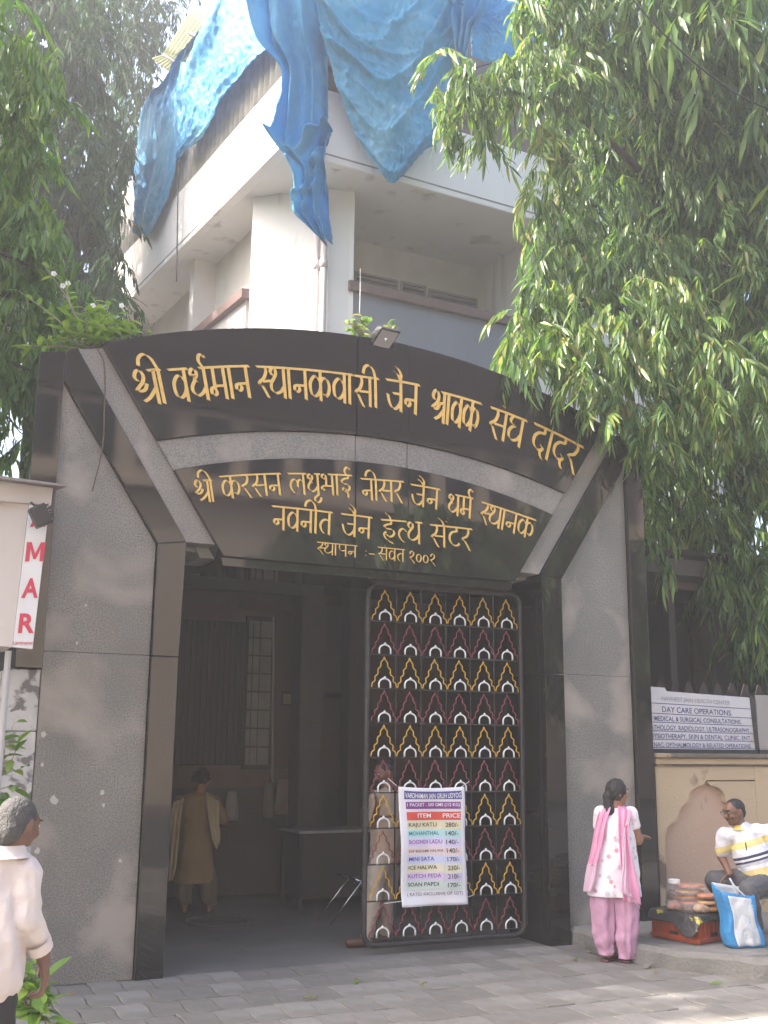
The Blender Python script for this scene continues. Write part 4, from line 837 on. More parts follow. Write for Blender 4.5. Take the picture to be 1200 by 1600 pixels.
def crown_points(blobs, rng, dens):
    P, T = [], []
    for b in blobs:
        px, py, r, Y = b[:4]; tint = b[4] if len(b) > 4 else 0; c = PY(px, py, Y); q = CM.T @ (c-CAM); rr = r*q[2]/FPX
        n = max(3, int(dens*rr*rr*(b[5] if len(b) > 5 else 1)))
        d = rng.normal(size=(n, 3)); d /= np.linalg.norm(d, axis=1)[:, None]; rad = rng.uniform(.15, 1, n)**.45
        P.append(c + d*rad[:, None]*rr*np.array([1, 1, 1.05])); T.append(np.full(n, tint)+rng.normal(0, .07, n))
    return np.concatenate(P), np.concatenate(T)
def crown_mesh(name, P, T, var, rng, mat, smin=.8, smax=1.25):
    Vs, Fs, Rs = [], [], []; n = 0
    ids = rng.integers(0, len(var), len(P)); A = rng.uniform(0, 2*pi, len(P)); S = rng.uniform(smin, smax, len(P)); tx = rng.normal(0, .22, (len(P), 2))
    for i in range(len(P)):
        V, F, R = var[ids[i]]; c, s = math.cos(A[i]), math.sin(A[i]); Rm = np.array([[c, -s, 0], [s, c, 0], [0, 0, 1]])
        K = np.array([[1, 0, tx[i, 0]], [0, 1, tx[i, 1]], [-tx[i, 0], -tx[i, 1], 1]])
        Vs.append((V @ (Rm.T) @ K.T)*S[i] + P[i]); Fs.append(F+n); n += len(V); Rs.append(np.clip(R+T[i], 0, 1))
    return np_mesh(name, np.concatenate(Vs), np.concatenate(Fs), np.concatenate(Rs), mat)
def tree(name, label, cat, base, blobs, dens, nearn, var, far_var, rng, mat, trunk_r=.16, top=None, extra=(), group=None, limbs=10):
    t = thing(name, base, label, cat, group); b = Vector(base)
    P, T = crown_points(blobs, rng, dens)
    if len(extra):
        E, ET = [], []
        for (cx, cy, cz, rr, n) in extra:
            d = rng.normal(size=(n, 3)); d /= np.linalg.norm(d, axis=1)[:, None]; E.append(np.array([cx, cy, cz])+d*(rng.uniform(.1, 1, n)**.45)[:, None]*rr); ET.append(rng.normal(0, .08, n))
        E = np.concatenate(E); ET = np.concatenate(ET)
    dist = np.linalg.norm(P-CAM, axis=1)
    depth = (CM.T @ (P-CAM).T).T; px = depth[:, 0]/depth[:, 2]*FPX+600; py = depth[:, 1]/depth[:, 2]*FPX+800
    inview = (px > -20) & (px < 1220) & (py > -20) & (py < 1620)
    order = np.argsort(np.where(inview, dist, 1e9)); near = order[:nearn]; rest = order[nearn:]
    me = crown_mesh('crown', P[rest]-np.array(b), T[rest], var, rng, mat); o = link('crown', me, t); tag(o, kind='stuff')
    if len(extra): o = link('added_outer_crown', crown_mesh('added_outer_crown', E-np.array(b), ET, far_var, rng, mat, 1.1, 1.9), t); tag(o, kind='stuff')  # extra foliage added, largely out of view, to block the sun
    near_me = []
    for k, (V, F, R) in enumerate(var):
        for tt in (-.08, .06, .22): near_me.append((tt, np_mesh('leaf_spray', V, F, np.clip(R+tt, 0, 1), mat)))
    for i in near:
        c = [m for tt, m in near_me if abs(tt-T[i]) < .12] or [m for tt, m in near_me]
        o = link('leaf_spray', c[rng.integers(0, len(c))], t, tuple(P[i])); o.rotation_euler = (rng.normal(0, .2), rng.normal(0, .2), rng.uniform(0, 2*pi)); o.scale = [rng.uniform(.8, 1.25)]*3
    tp = Vector(top); part('trunk', MB().tube(smoothpath([b, b.lerp(tp, .3)+Vector((.1, .05, 0)), b.lerp(tp, .65)+Vector((-.12, .05, 0)), tp], 5), [trunk_r*(1-.75*i/15) for i in range(16)], 9), BARK, t, smooth=True)
    for k in range(limbs):
        i = rng.integers(0, len(P)); e = Vector(P[i]); z = max(b.z+1.5, min(tp.z-.2, e.z+rng.uniform(-.6, .8))); s_ = b.lerp(tp, (z-b.z)/(tp.z-b.z))
        if (e-s_).length > 5: continue
        part('branch', MB().tube(smoothpath([s_, s_.lerp(e, .5)+Vector((0, 0, .35)), e], 5), [trunk_r*.28*(1-.85*j/10)+.004 for j in range(11)], 6), BARK, t, smooth=True)
    return t
rg = np.random.default_rng(5)
VN = [spray(rg, rg.integers(11, 16), .20, .034, 5, rg.uniform(.28, .42), 1.1) for _ in range(8)]
VF_ = [spray(rg, 9, .27, .055, 2, .40, 1.0) for _ in range(6)]
# right tree: drooping crown over the right third
RB = [(700, 140, 38, .9, .1), (745, 165, 45, .9, .05), (690, 195, 22, .9, .15), (730, 215, 26, .9), (800, 150, 45, .9), (755, 235, 22, .9, .05), (820, 40, 30, 1.1), (870, 30, 60, 1.2, .05), (950, 30, 60, 1.4), (1040, 30, 70, 1.4), (1140, 40, 80, 1.4, -.05),
      (850, 110, 45, .9, .15), (880, 160, 60, 1.0), (850, 230, 32, .8, .2), (870, 290, 40, .8, .12), (930, 110, 50, 1.5), (1010, 120, 60, 1.4), (1100, 130, 75, 1.2), (1180, 140, 60, 1.1), (1050, 210, 60, 1.2, .05), (1130, 240, 70, 1.1), (1190, 260, 60, 1.0, .05),
      (880, 360, 45, .8), (830, 320, 26, .7, .1), (825, 375, 22, .7, .15), (860, 420, 40, .6), (940, 340, 60, 1.4, -.08), (930, 260, 40, 1.9, -.1), (1000, 300, 50, 1.8, -.1), (1060, 320, 55, 1.3), (1130, 340, 60, 1.1, .02), (1190, 380, 50, .9),
      (840, 480, 36, .4), (820, 530, 34, .2, .08), (870, 500, 50, .3, .05), (930, 460, 55, .6), (985, 420, 50, 1.0), (1060, 430, 50, 1.2), (1130, 440, 55, .9), (1185, 480, 50, .7, .05),
      (800, 575, 26, -.1, .1), (850, 570, 40, -.1, .05), (900, 570, 45, -.2, .12), (950, 540, 55, -.2, .1), (1010, 500, 55, 0, .12), (1060, 500, 50, .0, .1), (1090, 560, 50, -.3, .12), (1020, 580, 50, -.3, .1), (905, 622, 22, -.4, .15), (960, 600, 40, -.3, .05),
      (1130, 600, 55, -.5, .15), (1180, 580, 50, -.4, .1), (1100, 640, 40, -.6, .2), (1150, 650, 40, -.6, .3), (1190, 660, 40, -.4, .1), (1040, 640, 36, -.3, .1), (1000, 640, 30, .3, -.1),
      (965, 700, 36, .6, -.12), (1000, 740, 50, 1.0, -.12), (960, 760, 22, .2, -.05), (1060, 700, 60, .9, -.1), (1130, 720, 60, .7, -.05), (1190, 740, 60, .5, -.05), (1040, 800, 55, .9, -.1), (1110, 820, 60, .8, -.08), (1180, 840, 60, .6, 0), (1020, 860, 26, .3), (1030, 890, 16, .2, .05),
      (1120, 890, 45, .7, -.05), (1180, 920, 50, .5, .0), (1170, 980, 40, .5, 0), (1195, 1010, 30, .6, 0), (1150, 1020, 25, 1.2, -.1), (1100, 940, 25, 1.4, -.1), (1190, 1060, 25, .9, -.1),
      (900, 230, 45, 2.6, -.15), (960, 240, 40, 2.8, -.15), (1020, 380, 60, 2.8, -.15), (1100, 400, 80, 2.8, -.15), (940, 420, 60, 2.4, -.15), (1180, 300, 80, 2.8, -.15), (1060, 250, 70, 2.8, -.12), (1120, 560, 80, 2.2, -.15), (1040, 560, 60, 2.2, -.15), (1150, 700, 80, 2.2, -.15), (1100, 60, 80, 2.8, -.1), (980, 130, 50, 3.0, -.1, .6)]  # back clumps on this line tinted darker, crown shade put into their colour
RB = [(b[0], b[1]-26, b[2], b[3], (b[4] if len(b) > 4 else 0)+.06)+tuple(b[5:]) for b in RB]
RB += [(950, 625, 36, -.4, .12), (1000, 650, 42, -.4, .08), (925, 598, 28, -.4, .15), (962, 680, 20, .1, .0), (1040, 690, 40, .0, .05), (985, 700, 26, .7), (975, 745, 18, .7, -.05), (1010, 790, 30, .8, -.05)]
ex = [(8.5, .8, 7.5, 1.8, 260), (8.2, -.6, 5.6, 1.2, 120), (7.5, 1.2, 10.5, 2.2, 300), (10.5, 1.0, 6.5, 2.2, 200), (6.3, 1.4, 11.5, 1.6, 160)]
tree('drooping_tree', 'big tree with long drooping lance shaped leaves hanging over the right side of the gateway', 'tree', (7.0, 1.7, 0), RB, 270, 260, VN, VF_, rg, LEAF, .2, (6.6, 1.6, 10.5), ex, limbs=26)
# near left tree: the bright leaves along the left edge
LB = [(50, 90, 45, 1.0, .25), (20, 130, 50, 1.2, .15), (80, 130, 22, .9, .3), (50, 180, 45, 1.2, .15), (20, 230, 50, 1.2, .05), (70, 240, 28, 1.3, .1), (30, 300, 50, 1.0, .12), (70, 330, 36, 1.0, .2), (20, 370, 50, 1.0, .05), (80, 390, 45, 1.0, .05), (120, 410, 16, .9, .1), (30, 440, 55, 1.1, .0), (95, 450, 36, 1.2, .0), (60, 500, 50, 1.3, -.05),
      (20, 540, 50, 1.2, -.02), (15, 610, 50, 1.3, 0), (15, 680, 40, 1.3, -.05), (20, 30, 40, 1.2, .1), (-30, 200, 70, 1.4, 0), (-30, 400, 70, 1.3, 0), (-30, 600, 70, 1.4, 0)]
ex = [(-3.2, 1.0, 8.2, 1.5, 300), (-4.0, .6, 5.4, 1.7, 330), (-3.9, 2.8, 6.8, 1.9, 420), (-5.6, 2.5, 5.5, 2.0, 420), (-6.6, 3.6, 8.2, 2.3, 460), (-4.8, -.6, 4.3, 1.4, 220), (-5.8, .6, 7.2, 1.6, 260), (-3.4, 4.0, 9.2, 1.8, 300), (-8.0, 3.2, 4.6, 2.2, 340)]  # unseen foliage added left of the view to shade the forecourt
tree('leafy_tree', 'near tree with bright backlit green leaves along the left edge above the sign box', 'tree', (-4.4, 2.0, 0), LB, 190, 90, VN, VF_, rg, LEAFB, .17, (-4.0, 2.2, 8.5), ex, limbs=14)
# dark tree behind, left of the building
FB = [(x+rg.uniform(-14, 14), y+rg.uniform(-14, 14), 46, (rg.uniform(9, 12.5) if x < 160 else rg.uniform(12.6, 14.5) if y > 150 else rg.uniform(15, 17)), -.02) for x in range(10, 260, 36) for y in range(-20, 560, 40) if not (y < 150 and rg.random() < .10) and x < (262 if y < 90 else 215)]
FB += [(250, 20, 30, 16, -.05, .5), (290, 5, 25, 16, -.05, .4), (215, 60, 30, 15.5, -.15, .7), (185, 440, 18, 7.5, -.2), (175, 400, 20, 7.5, -.2), (165, 480, 26, 7.5, -.2), (190, 330, 18, 9, -.2), (195, 220, 18, 10, -.2)]
ex = [(-3.5, 12, 7, 3, 420), (-6.5, 9, 8, 3.2, 420), (-9, 7, 7, 3, 380), (-2, 15, 12, 3, 300)]
VFAR = [spray(rg, 10, .26, .05, 3, .42, 1.0) for _ in range(6)]
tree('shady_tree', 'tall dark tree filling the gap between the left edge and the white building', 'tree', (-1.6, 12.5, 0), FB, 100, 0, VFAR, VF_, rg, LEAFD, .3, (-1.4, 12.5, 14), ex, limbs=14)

OT = [(11.0, -19.5, 5.5, 3.0, 420), (15.5, -20, 6.5, 3.2, 420), (20, -20, 6.5, 3.2, 380), (13, -20, 8.0, 2.4, 320), (18, -20, 8.6, 2.4, 320), (9.2, -20, 7.8, 1.6, 160)]
P_ = []
t_ = thing('roadside_tree', (14, -20, 0), 'dark broad tree in front of the beige building across the street', 'tree')
for (cx, cy, cz, rr, n) in OT:
    d = rg.normal(size=(n, 3)); d /= np.linalg.norm(d, axis=1)[:, None]; P_.append(np.array([cx, cy, cz])+d*(rg.uniform(.1, 1, n)**.45)[:, None]*rr)
P_ = np.concatenate(P_); P_[:, 2] -= .9; o = link('crown', crown_mesh('crown', P_-np.array([14, -20, 0]), np.zeros(len(P_))-.1, VF_, rg, LEAF, 1.8, 2.6), t_); tag(o, kind='stuff')
part('trunk', MB().tube([(14, -20, 0), (13.8, -20, 4), (14.5, -20, 7.5)], [.35, .28, .12], 9), BARK, t_, smooth=True)
LEAFC = M('sunlit_lime_leaf', (.1, .2, .04), .4, attr=[(.10, .18, .035), (.17, .28, .05), (.28, .38, .08)], trans=.4)  # light green leaves, palette brightened in place of sunlight on the shrub
# small plants rooted on top of the arch
def sprig(lab, cat, base, tips, lsz, mat, rng, nper=7, stem_r=.006, stemcol=None, group=None, flowers=()):
    b = Vector(PY(*base)); t = thing('potted_shrub' if cat == 'shrub' else 'wild_plant', tuple(b), lab, cat, group)
    sm = stemcol or M('pale_stem', (.30, .27, .20), .7)
    for tp in tips:
        e = Vector(PY(*tp)); mid = b.lerp(e, .5)+Vector((rng.normal(0, .03), rng.normal(0, .03), .03)); path = smoothpath([b, mid, e], 6)
        part('stem', MB().tube(path, [stem_r*(1-.7*i/12) for i in range(13)], 5), sm, t, smooth=True)
        for i in range(nper):
            f = .35+.65*i/(nper-1) if nper > 1 else 1; p = path[min(12, int(f*12))]
            d = np.array([rng.normal(0, .8), rng.normal(0, .8), rng.uniform(-.3, .7)]); V, F = leaf_arrays(lsz*rng.uniform(.7, 1.15), lsz*.42, 4, rng, .5, .05, True)
            V = V @ orient(d, rng.uniform(-.5, .5)).T; me = np_mesh('leaf', V, F, np.full(len(V), rng.uniform(.35, 1)), mat); link('leaf', me, t, tuple(p))
    for fx in flowers:
        e = Vector(PY(*fx)); mb = MB()
        for k in range(5): mb.ell(e+Vector((.014*math.cos(k*1.26), -.005, .014*math.sin(k*1.26))), (.011, .004, .011), 6, 4)
        part('flower', mb, M('white_petal', (.75, .74, .7), .6), t, smooth=True)
    return t
sprig('bushy light green shrub with tiny white flowers on the left end of the arch', 'shrub', (140, 548, .12), [(230, 517, .0), (205, 500, .1), (185, 490, .05), (170, 478, .1), (150, 470, .2), (130, 480, .1), (110, 495, .1), (95, 515, .05), (120, 520, 0), (160, 505, -.05), (190, 515, 0), (150, 530, -.05), (60, 530, .1), (25, 541, .1), (175, 530, 0), (135, 500, 0), (205, 522, .05)],
      .125, LEAFC, rg, 16, .008, flowers=[(98, 447, .1), (106, 443, .1), (84, 428, .1), (145, 478, .1), (190, 478, .05)])
t_ = sprig('thin bare curved branch with few leaves rising from the arch corner shrub', 'plant', (138, 545, .14), [(66, 410, .12), (30, 455, .12), (100, 440, .12)], .11, LEAFC, rg, 8, .009)
sprig('small leafy weed growing on the middle top of the arch, left of the floodlight', 'plant', (560, 533, .0), [(540, 500, 0), (552, 492, 0), (565, 495, .0), (577, 505, 0), (548, 515, -.02), (572, 515, -.02), (560, 505, 0)], .10, LEAF, rg, 7, .006)
sprig('tiny weed showing above the floodlight', 'plant', (600, 525, .12), [(608, 502, .1), (618, 508, .1), (600, 512, .1)], .085, LEAF, rg, 4, .005)
sprig('green shrub at the foot of the left pillar beside the old man', 'shrub', (45, 1590, -2.2), [(35, 1490, -2.2), (55, 1505, -2.2), (70, 1530, -2.3), (80, 1560, -2.3), (60, 1550, -2.4), (75, 1595, -2.4), (85, 1600, -2.4), (40, 1540, -2.3), (62, 1580, -2.4), (30, 1520, -2.2)], .16, LEAFB, rg, 8, .008)
sprig('leafy twigs in front of the whitewashed pier left of the gateway', 'plant', (-20, 1240, -.7), [(22, 1130, -.8), (30, 1150, -.8), (20, 1170, -.8), (35, 1200, -.8), (25, 1235, -.8), (10, 1260, -.8), (35, 1270, -.8), (8, 1140, -.8)], .15, LEAFB, rg, 5, .006)
# dry root hanging over the left bands
rt = [PY(x, y, -.07) for x, y in ((152, 545), (162, 566), (164, 600), (163, 640), (161, 690), (155, 725), (148, 752), (144, 768))]
tag(part('hanging_root', MB().tube(smoothpath(rt, 4), [.007]*20+[.005]*9, 5), M('dry_root', (.10, .07, .055), .9), None, origin=tuple(rt[0]), smooth=True), 'thin dark dry root hanging down over the left granite bands from the shrub', 'root')
a, b = PY(985, -5, -2.0), PY(1260, 185, -2.2)
tag(part('overhead_cable', MB().tube([a+(b-a)*i/16+np.array([0, 0, -.25*4*(i/16)*(1-i/16)]) for i in range(17)], .008, 6), DARKM, None, origin=tuple(a)), 'thin black overhead cable crossing in front of the right tree', 'cable')
# fallen leaves and litter on the paving
rl = random.Random(4)
LFL = ['fallen green leaf on the paving near the foot of the left granite pillar', 'dry fallen leaf on the paving straight below the gate leaf edge', 'fallen leaf against the footpath kerb behind the woman in pink', 'dry fallen leaf before the footpath edge, right of the woman in pink', 'dry fallen leaf at the heel of the woman in pink', 'fallen leaf on the paving directly below the price banner',
       'fallen leaf on the passage floor near the manhole cover', 'dry fallen leaf at the foot of the right black jamb', 'fallen leaf nearest the right edge, before the footpath', 'dry fallen leaf nearest the bottom edge, in the middle of the paving']
for k, (x, y) in enumerate(((118, 1549), (560, 1530), (1010, 1512), (1130, 1535), (1025, 1515), (655, 1537), (365, 1483), (900, 1500), (1165, 1540), (470, 1560))):
    c = PZ(x, y, .012); V, F = leaf_arrays(.13, .035, 5, rg, .3, .2); V = V @ orient(np.array([rl.uniform(-1, 1), rl.uniform(-1, 1), .05]), .2).T
    o = link('fallen_leaf', np_mesh('fallen_leaf', V, F, np.full(len(V), rl.uniform(.6, 1)), LEAFB if k % 2 else M('dry_leaf', (.22, .16, .07), .8)), None, tuple(c))
    tag(o, LFL[k], 'leaf', 'fallen leaves on the paving')

# hazy air
hz = MB().box(-46, 51, -35, 46, -1.6, 19.0); ho = part('haze', hz, None, None, kind='stuff')
hm = bpy.data.materials.new('haze_air'); hm.use_nodes = True; hn = hm.node_tree; hn.nodes.clear()
pv = hn.nodes.new('ShaderNodeVolumePrincipled'); pv.inputs['Color'].default_value = (.93, .93, .96, 1); pv.inputs['Density'].default_value = 0.003; pv.inputs['Anisotropy'].default_value = 0.35
oo = hn.nodes.new('ShaderNodeOutputMaterial'); hn.links.new(pv.outputs[0], oo.inputs['Volume']); ho.data.materials.append(hm)
# ================================================================== PEOPLE
def V3(p): return Vector([float(a) for a in p])
def basis(f, up):
    f = V3(f).normalized(); s = f.cross(V3(up)).normalized(); u = s.cross(f).normalized(); return Matrix((s, f, u)).transposed()
def cap(a, ra, b, rb): return ('c', V3(a), ra, V3(b), rb)
def elp(c, r, B=None): return ('e', V3(c), r, B)
def blob(name, pieces, vox, mat, parent, smooth_it=4, wrinkle=0.0, wscale=14, seed=0, sag=None, **kw):
    mb = MB()
    for p in pieces:
        if p[0] == 'e': mb.ell(p[1], p[2], 16, 10, p[3])
        else:
            _, a, ra, b, rb = p; d = (b-a); L = d.length; d = d.normalized(); u = V3((0, 0, 1)) if abs(d.z) < .9 else V3((1, 0, 0)); x = d.cross(u).normalized(); y = d.cross(x)
            rings = []
            prof = [(-ra*math.cos(t), ra*math.sin(t)) for t in (.25, .7, 1.15)] + [(0, ra), (L*.5, (ra+rb)/2), (L, rb)] + [(L+rb*math.cos(t), rb*math.sin(t)) for t in (1.15, .7, .25)]
            for h, r in prof: rings.append([a + d*h + (x*math.cos(2*pi*j/12)+y*math.sin(2*pi*j/12))*r for j in range(12)])
            mb.loft(rings)
    og = org(parent) if parent else V3((0, 0, 0)); me = mesh_of('tmp', mb, None, og); o = bpy.data.objects.new('tmp', me); COL.objects.link(o)
    m = o.modifiers.new('r', 'REMESH'); m.mode = 'VOXEL'; m.voxel_size = vox; m.use_smooth_shade = True
    if smooth_it: q = o.modifiers.new('s', 'SMOOTH'); q.factor = .5; q.iterations = smooth_it
    dg = bpy.context.evaluated_depsgraph_get(); nm_ = bpy.data.meshes.new_from_object(o.evaluated_get(dg)); bpy.data.objects.remove(o); bpy.data.meshes.remove(me); nm_.name = name
    n = len(nm_.vertices); co = np.empty(n*3, np.float32); nm_.vertices.foreach_get('co', co); co = co.reshape(-1, 3)
    if wrinkle:
        no = np.empty(n*3, np.float32); nm_.vertices.foreach_get('normal', no); no = no.reshape(-1, 3)
        for i in range(n):
            c = co[i]; e = mnoise.noise(Vector((c[0]*wscale+seed, c[1]*wscale, c[2]*wscale*.45)))+.5*mnoise.noise(Vector((c[0]*wscale*2.3, c[1]*wscale*2.3+seed, c[2]*wscale*1.6)))
            e -= .9*abs(mnoise.noise(Vector((c[0]*wscale*.9-c[2]*wscale*.6, c[1]*wscale*.9+seed+5, c[2]*wscale*.8+c[0]*5))))-.2
            co[i] = c + no[i]*wrinkle*(e)
        nm_.vertices.foreach_set('co', co.ravel())
    nm_.materials.clear(); nm_.materials.append(mat); nm_.polygons.foreach_set('use_smooth', [True]*len(nm_.polygons)); nm_.update()
    o = bpy.data.objects.new(name, nm_); COL.objects.link(o); o.parent = parent; ORG[o.name] = og.copy(); return tag(o, **kw)
def cloth(name, rings, R, V, mat, parent, nu=56, folds=0, amp=0.0, seed=0, wr=.006, cap_=False, thick=.003, arc_=(0, 2*pi), nv=6, **kw):
    # rings: (centre, half width along R, half depth along V, fold weight) from top to bottom, smoothed between
    R, V = V3(R), V3(V); P = [np.array([*r[0], r[1], r[2], r[3]], float) for r in rings]; out = []; full = abs(arc_[1]-arc_[0]-2*pi) < 1e-3
    for q in smoothpath(P, nv):
        c = V3(q[:3]); row = []
        for j in range(nu if full else nu+1):
            t = arc_[0]+(arc_[1]-arc_[0])*j/nu; f = 1 + q[5]*amp*(math.sin(t*folds+seed+2*math.sin(t*2+seed))) ; p = c + R*q[3]*f*math.cos(t) + V*q[4]*f*math.sin(t)
            e = wr*mnoise.noise(p*13+Vector((seed, 0, 0)))*1.6 + wr*.6*mnoise.noise(p*31); row.append(p + (p-c).normalized()*e)
        out.append(row)
    mb = MB().loft(out, close=full, cap=cap_); og = org(parent); o = link(name, mesh_of(name, mb, mat, og, True), parent, og)
    s = o.modifiers.new('s', 'SOLIDIFY'); s.thickness = thick; s.offset = 0; return tag(o, **kw)
def head_parts(c, f, s=1.0, up=(0, 0, 1), neck=None, nose=1.0):
    B = basis(f, up); S, F, U = [B @ Vector(a) for a in ((1, 0, 0), (0, 1, 0), (0, 0, 1))]; c = V3(c); L = [elp(c, (.073*s, .092*s, .098*s), B), elp(c+F*.022*s-U*.052*s, (.054*s, .060*s, .058*s), B), elp(c+F*.05*s-U*.088*s, (.026*s, .026*s, .02*s), B)]
    L += [cap(c+F*.088*s+U*.012*s, .008*s*nose, c+F*.108*s-U*.024*s, .013*s*nose), elp(c+F*.096*s-U*.028*s, (.018*s, .012*s, .010*s), B), elp(c+F*.080*s-U*.055*s, (.024*s, .013*s, .010*s), B), elp(c+F*.076*s+U*.030*s, (.05*s, .018*s, .012*s), B)]
    for k in (-1, 1): L += [elp(c+S*.074*s*k-U*.008*s-F*.008*s, (.011*s, .02*s, .032*s), B), elp(c+S*.038*s*k+F*.062*s-U*.026*s, (.022*s, .022*s, .022*s), B)]
    L.append(cap(c-U*.05*s-F*.02*s, .05*s, V3(neck) if neck is not None else c-U*.17*s-F*.03*s, .055*s)); return L, (S, F, U)
def eyes(c, ax, s, parent):
    S, F, U = ax; c = V3(c)
    for k in (-1, 1):
        e = part('eye', MB().ell(c+S*.031*s*k+F*.081*s+U*.008*s, (.011*s, .006*s, .0065*s), 10, 6, Matrix((S, F, U)).transposed()), M('eye_white', (.55, .52, .48), .3), parent, smooth=True)
        part('iris', MB().ell(c+S*.031*s*k+F*.0855*s+U*.008*s, (.005*s, .003*s, .0055*s), 8, 5), M('iris_dark', (.01, .008, .007), .2), e, smooth=True)
        part('eyebrow', MB().tube([c+S*(.014)*s*k+F*.094*s+U*.03*s, c+S*.032*s*k+F*.091*s+U*.035*s, c+S*.05*s*k+F*.078*s+U*.029*s], .0035*s, 5), M('dark_hair', (.012, .010, .010), .5), parent, smooth=True)
def hand_parts(w, d, side, pn, s=1.0, curl=.5):
    w, d, side, pn = V3(w), V3(d).normalized(), V3(side).normalized(), V3(pn).normalized(); B = Matrix((side, d, pn)).transposed()
    L = [elp(w+d*.045*s, (.038*s, .052*s, .015*s), B), cap(w-d*.02*s, .024*s, w+d*.02*s, .024*s)]
    for k, (o_, ln) in enumerate(((-.028, .062), (-.009, .074), (.010, .078), (.028, .068))):
        b = w+d*.088*s+side*o_*s; m1 = b + (d*math.cos(curl*.5)+pn*math.sin(curl*.5))*ln*.5*s; m2 = m1 + (d*math.cos(curl*1.5)+pn*math.sin(curl*1.5))*ln*.5*s
        L += [cap(b-d*.02*s, .0095*s, m1, .0085*s), cap(m1, .0085*s, m2, .007*s)]
    b = w+d*.028*s+side*.030*s; m1 = b+(side*.8+d*.6+pn*.3).normalized()*.036*s; L += [cap(b, .013*s, m1, .010*s), cap(m1, .010*s, m1+(d*.9+pn*.35+side*.2).normalized()*.03*s, .008*s)]
    return L
SKIN = M('brown_skin', (.27, .135, .08), .5, (.22, .105, .062), 9, .5); SKIND = M('dark_brown_skin', (.17, .085, .055), .5, (.14, .068, .044), 9, .5)
HAIR = M('black_hair', (.007, .006, .007), .6, (.02, .018, .018), 60, .5, .4, 120)
GREY = M('grizzled_hair', (.09, .085, .082), .6, (.03, .028, .027), 22, .5, .6, 140)
def spots(name, base, cols, scale=9.0):
    m = M(name, base, .75, bump=.15, bscale=30); t = m.node_tree; L = t.links; p = t.nodes['Principled BSDF']; tc = t.nodes.new('ShaderNodeTexCoord'); prev = None
    for i, (c, th, off) in enumerate(cols):
        mp = t.nodes.new('ShaderNodeMapping'); mp.inputs['Location'].default_value = (off, off*.7, off*.3); L.new(tc.outputs['Object'], mp.inputs['Vector'])
        v = t.nodes.new('ShaderNodeTexVoronoi'); v.inputs['Scale'].default_value = scale*(1+.15*i); L.new(mp.outputs[0], v.inputs['Vector'])
        r = t.nodes.new('ShaderNodeMapRange'); r.inputs['From Min'].default_value = th; r.inputs['From Max'].default_value = th*.8; L.new(v.outputs['Distance'], r.inputs['Value'])
        x = t.nodes.new('ShaderNodeMix'); x.data_type = 'RGBA'; L.new(r.outputs[0], x.inputs['Factor']); x.inputs['B'].default_value = (*c, 1)
        if prev: L.new(prev, x.inputs['A'])
        else: x.inputs['A'].default_value = (*base, 1)
        prev = x.outputs['Result']
    L.new(prev, p.inputs['Base Color']); return m
def frame_at(p):
    global PB
    PB = np.array([float(p[0]), float(p[1]), 0.0])
    v = Vector((p[0]-CAM[0], p[1]-CAM[1], 0)).normalized(); return Vector((v.y, -v.x, 0)), v     # image-right, away from the camera

# ---- woman in pink, seen from behind
base = PZ(963, 1503, 0); YY = base[1]; Rw, Vw = frame_at(base); W = thing('person', tuple(base), 'woman seen from behind in white spotted tunic, pink shawl and mauve trousers', 'person')
def A(px, py, b=0.0): return V3(on_plane(px, py, PB, Vw)) + Vw*b      # on the upright plane through the figure that faces the viewer
rot = lambda ang: Rw*math.sin(ang) + Vw*math.cos(ang)
hc = A(965, 1238, .0); hf = rot(math.radians(68)); L, ax = head_parts(hc, hf, .93, neck=A(962, 1266))
fb = rot(math.radians(22)); fs = Rw*math.cos(math.radians(22)) - Vw*math.sin(math.radians(22))
shR, shL = A(985, 1271)+fb*.0, A(939, 1270); elR = A(998, 1314, .02); wrR = elR + fb*.21 - fs*.05 + V3((0, 0, .02)); elL = A(934, 1318, .05); wrL = elL+fb*.2+fs*.05+V3((0, 0, .03))
L += [cap(A(962, 1270), .05, A(961, 1300), .080), cap(A(961, 1300), .08, A(960, 1345), .10), cap(A(961, 1268), .06, shR, .045), cap(A(961, 1268), .06, shL, .045), cap(shR, .047, elR, .037), cap(elR, .037, wrR, .024), cap(shL, .047, elL, .037), cap(elL, .037, wrL, .024)]
L += hand_parts(wrR, fb, fs, V3((0, 0, -1)), .9) + hand_parts(wrL, fb, -fs, V3((0, 0, -1)), .9)
for k, (px, py) in ((-1, (950, 1490)), (1, (978, 1494))): L += [cap(A(960+k*14, 1350), .085, A(px, 1430), .055), cap(A(px, 1430), .055, A(px, py-8), .035), cap(A(px, py+2), .033, A(px, py+4)+fb*.14+V3((0, 0, -.012)), .024)]
blob('body', L, .0075, SKIN, W)
eyes(hc, ax, .93, W)
S, F, U = ax
hp = [elp(hc-F*.014+U*.016, (.083, .093, .100), basis(hf, (0, 0, 1))), elp(hc-F*.085-U*.035, (.05, .045, .05)), cap(hc-F*.09-U*.05, .042, A(953, 1268, -.05), .04), cap(A(953, 1268, -.05), .046, A(947, 1284, -.07), .03), cap(A(947, 1284, -.07), .03, A(943, 1292, -.07), .012)]
hm_ = blob('hair', hp, .006, HAIR, W, 3, .006, 40)
part('hair_band', MB().tube([hc-F*.10-U*.06+Vector((.02*math.cos(t), .02*math.sin(t), 0)) + Vector((0, 0, 0)) for t in [i*pi/4 for i in range(9)]], .009, 6), M('white_hair_tie', (.7, .68, .66), .6), W, smooth=True)
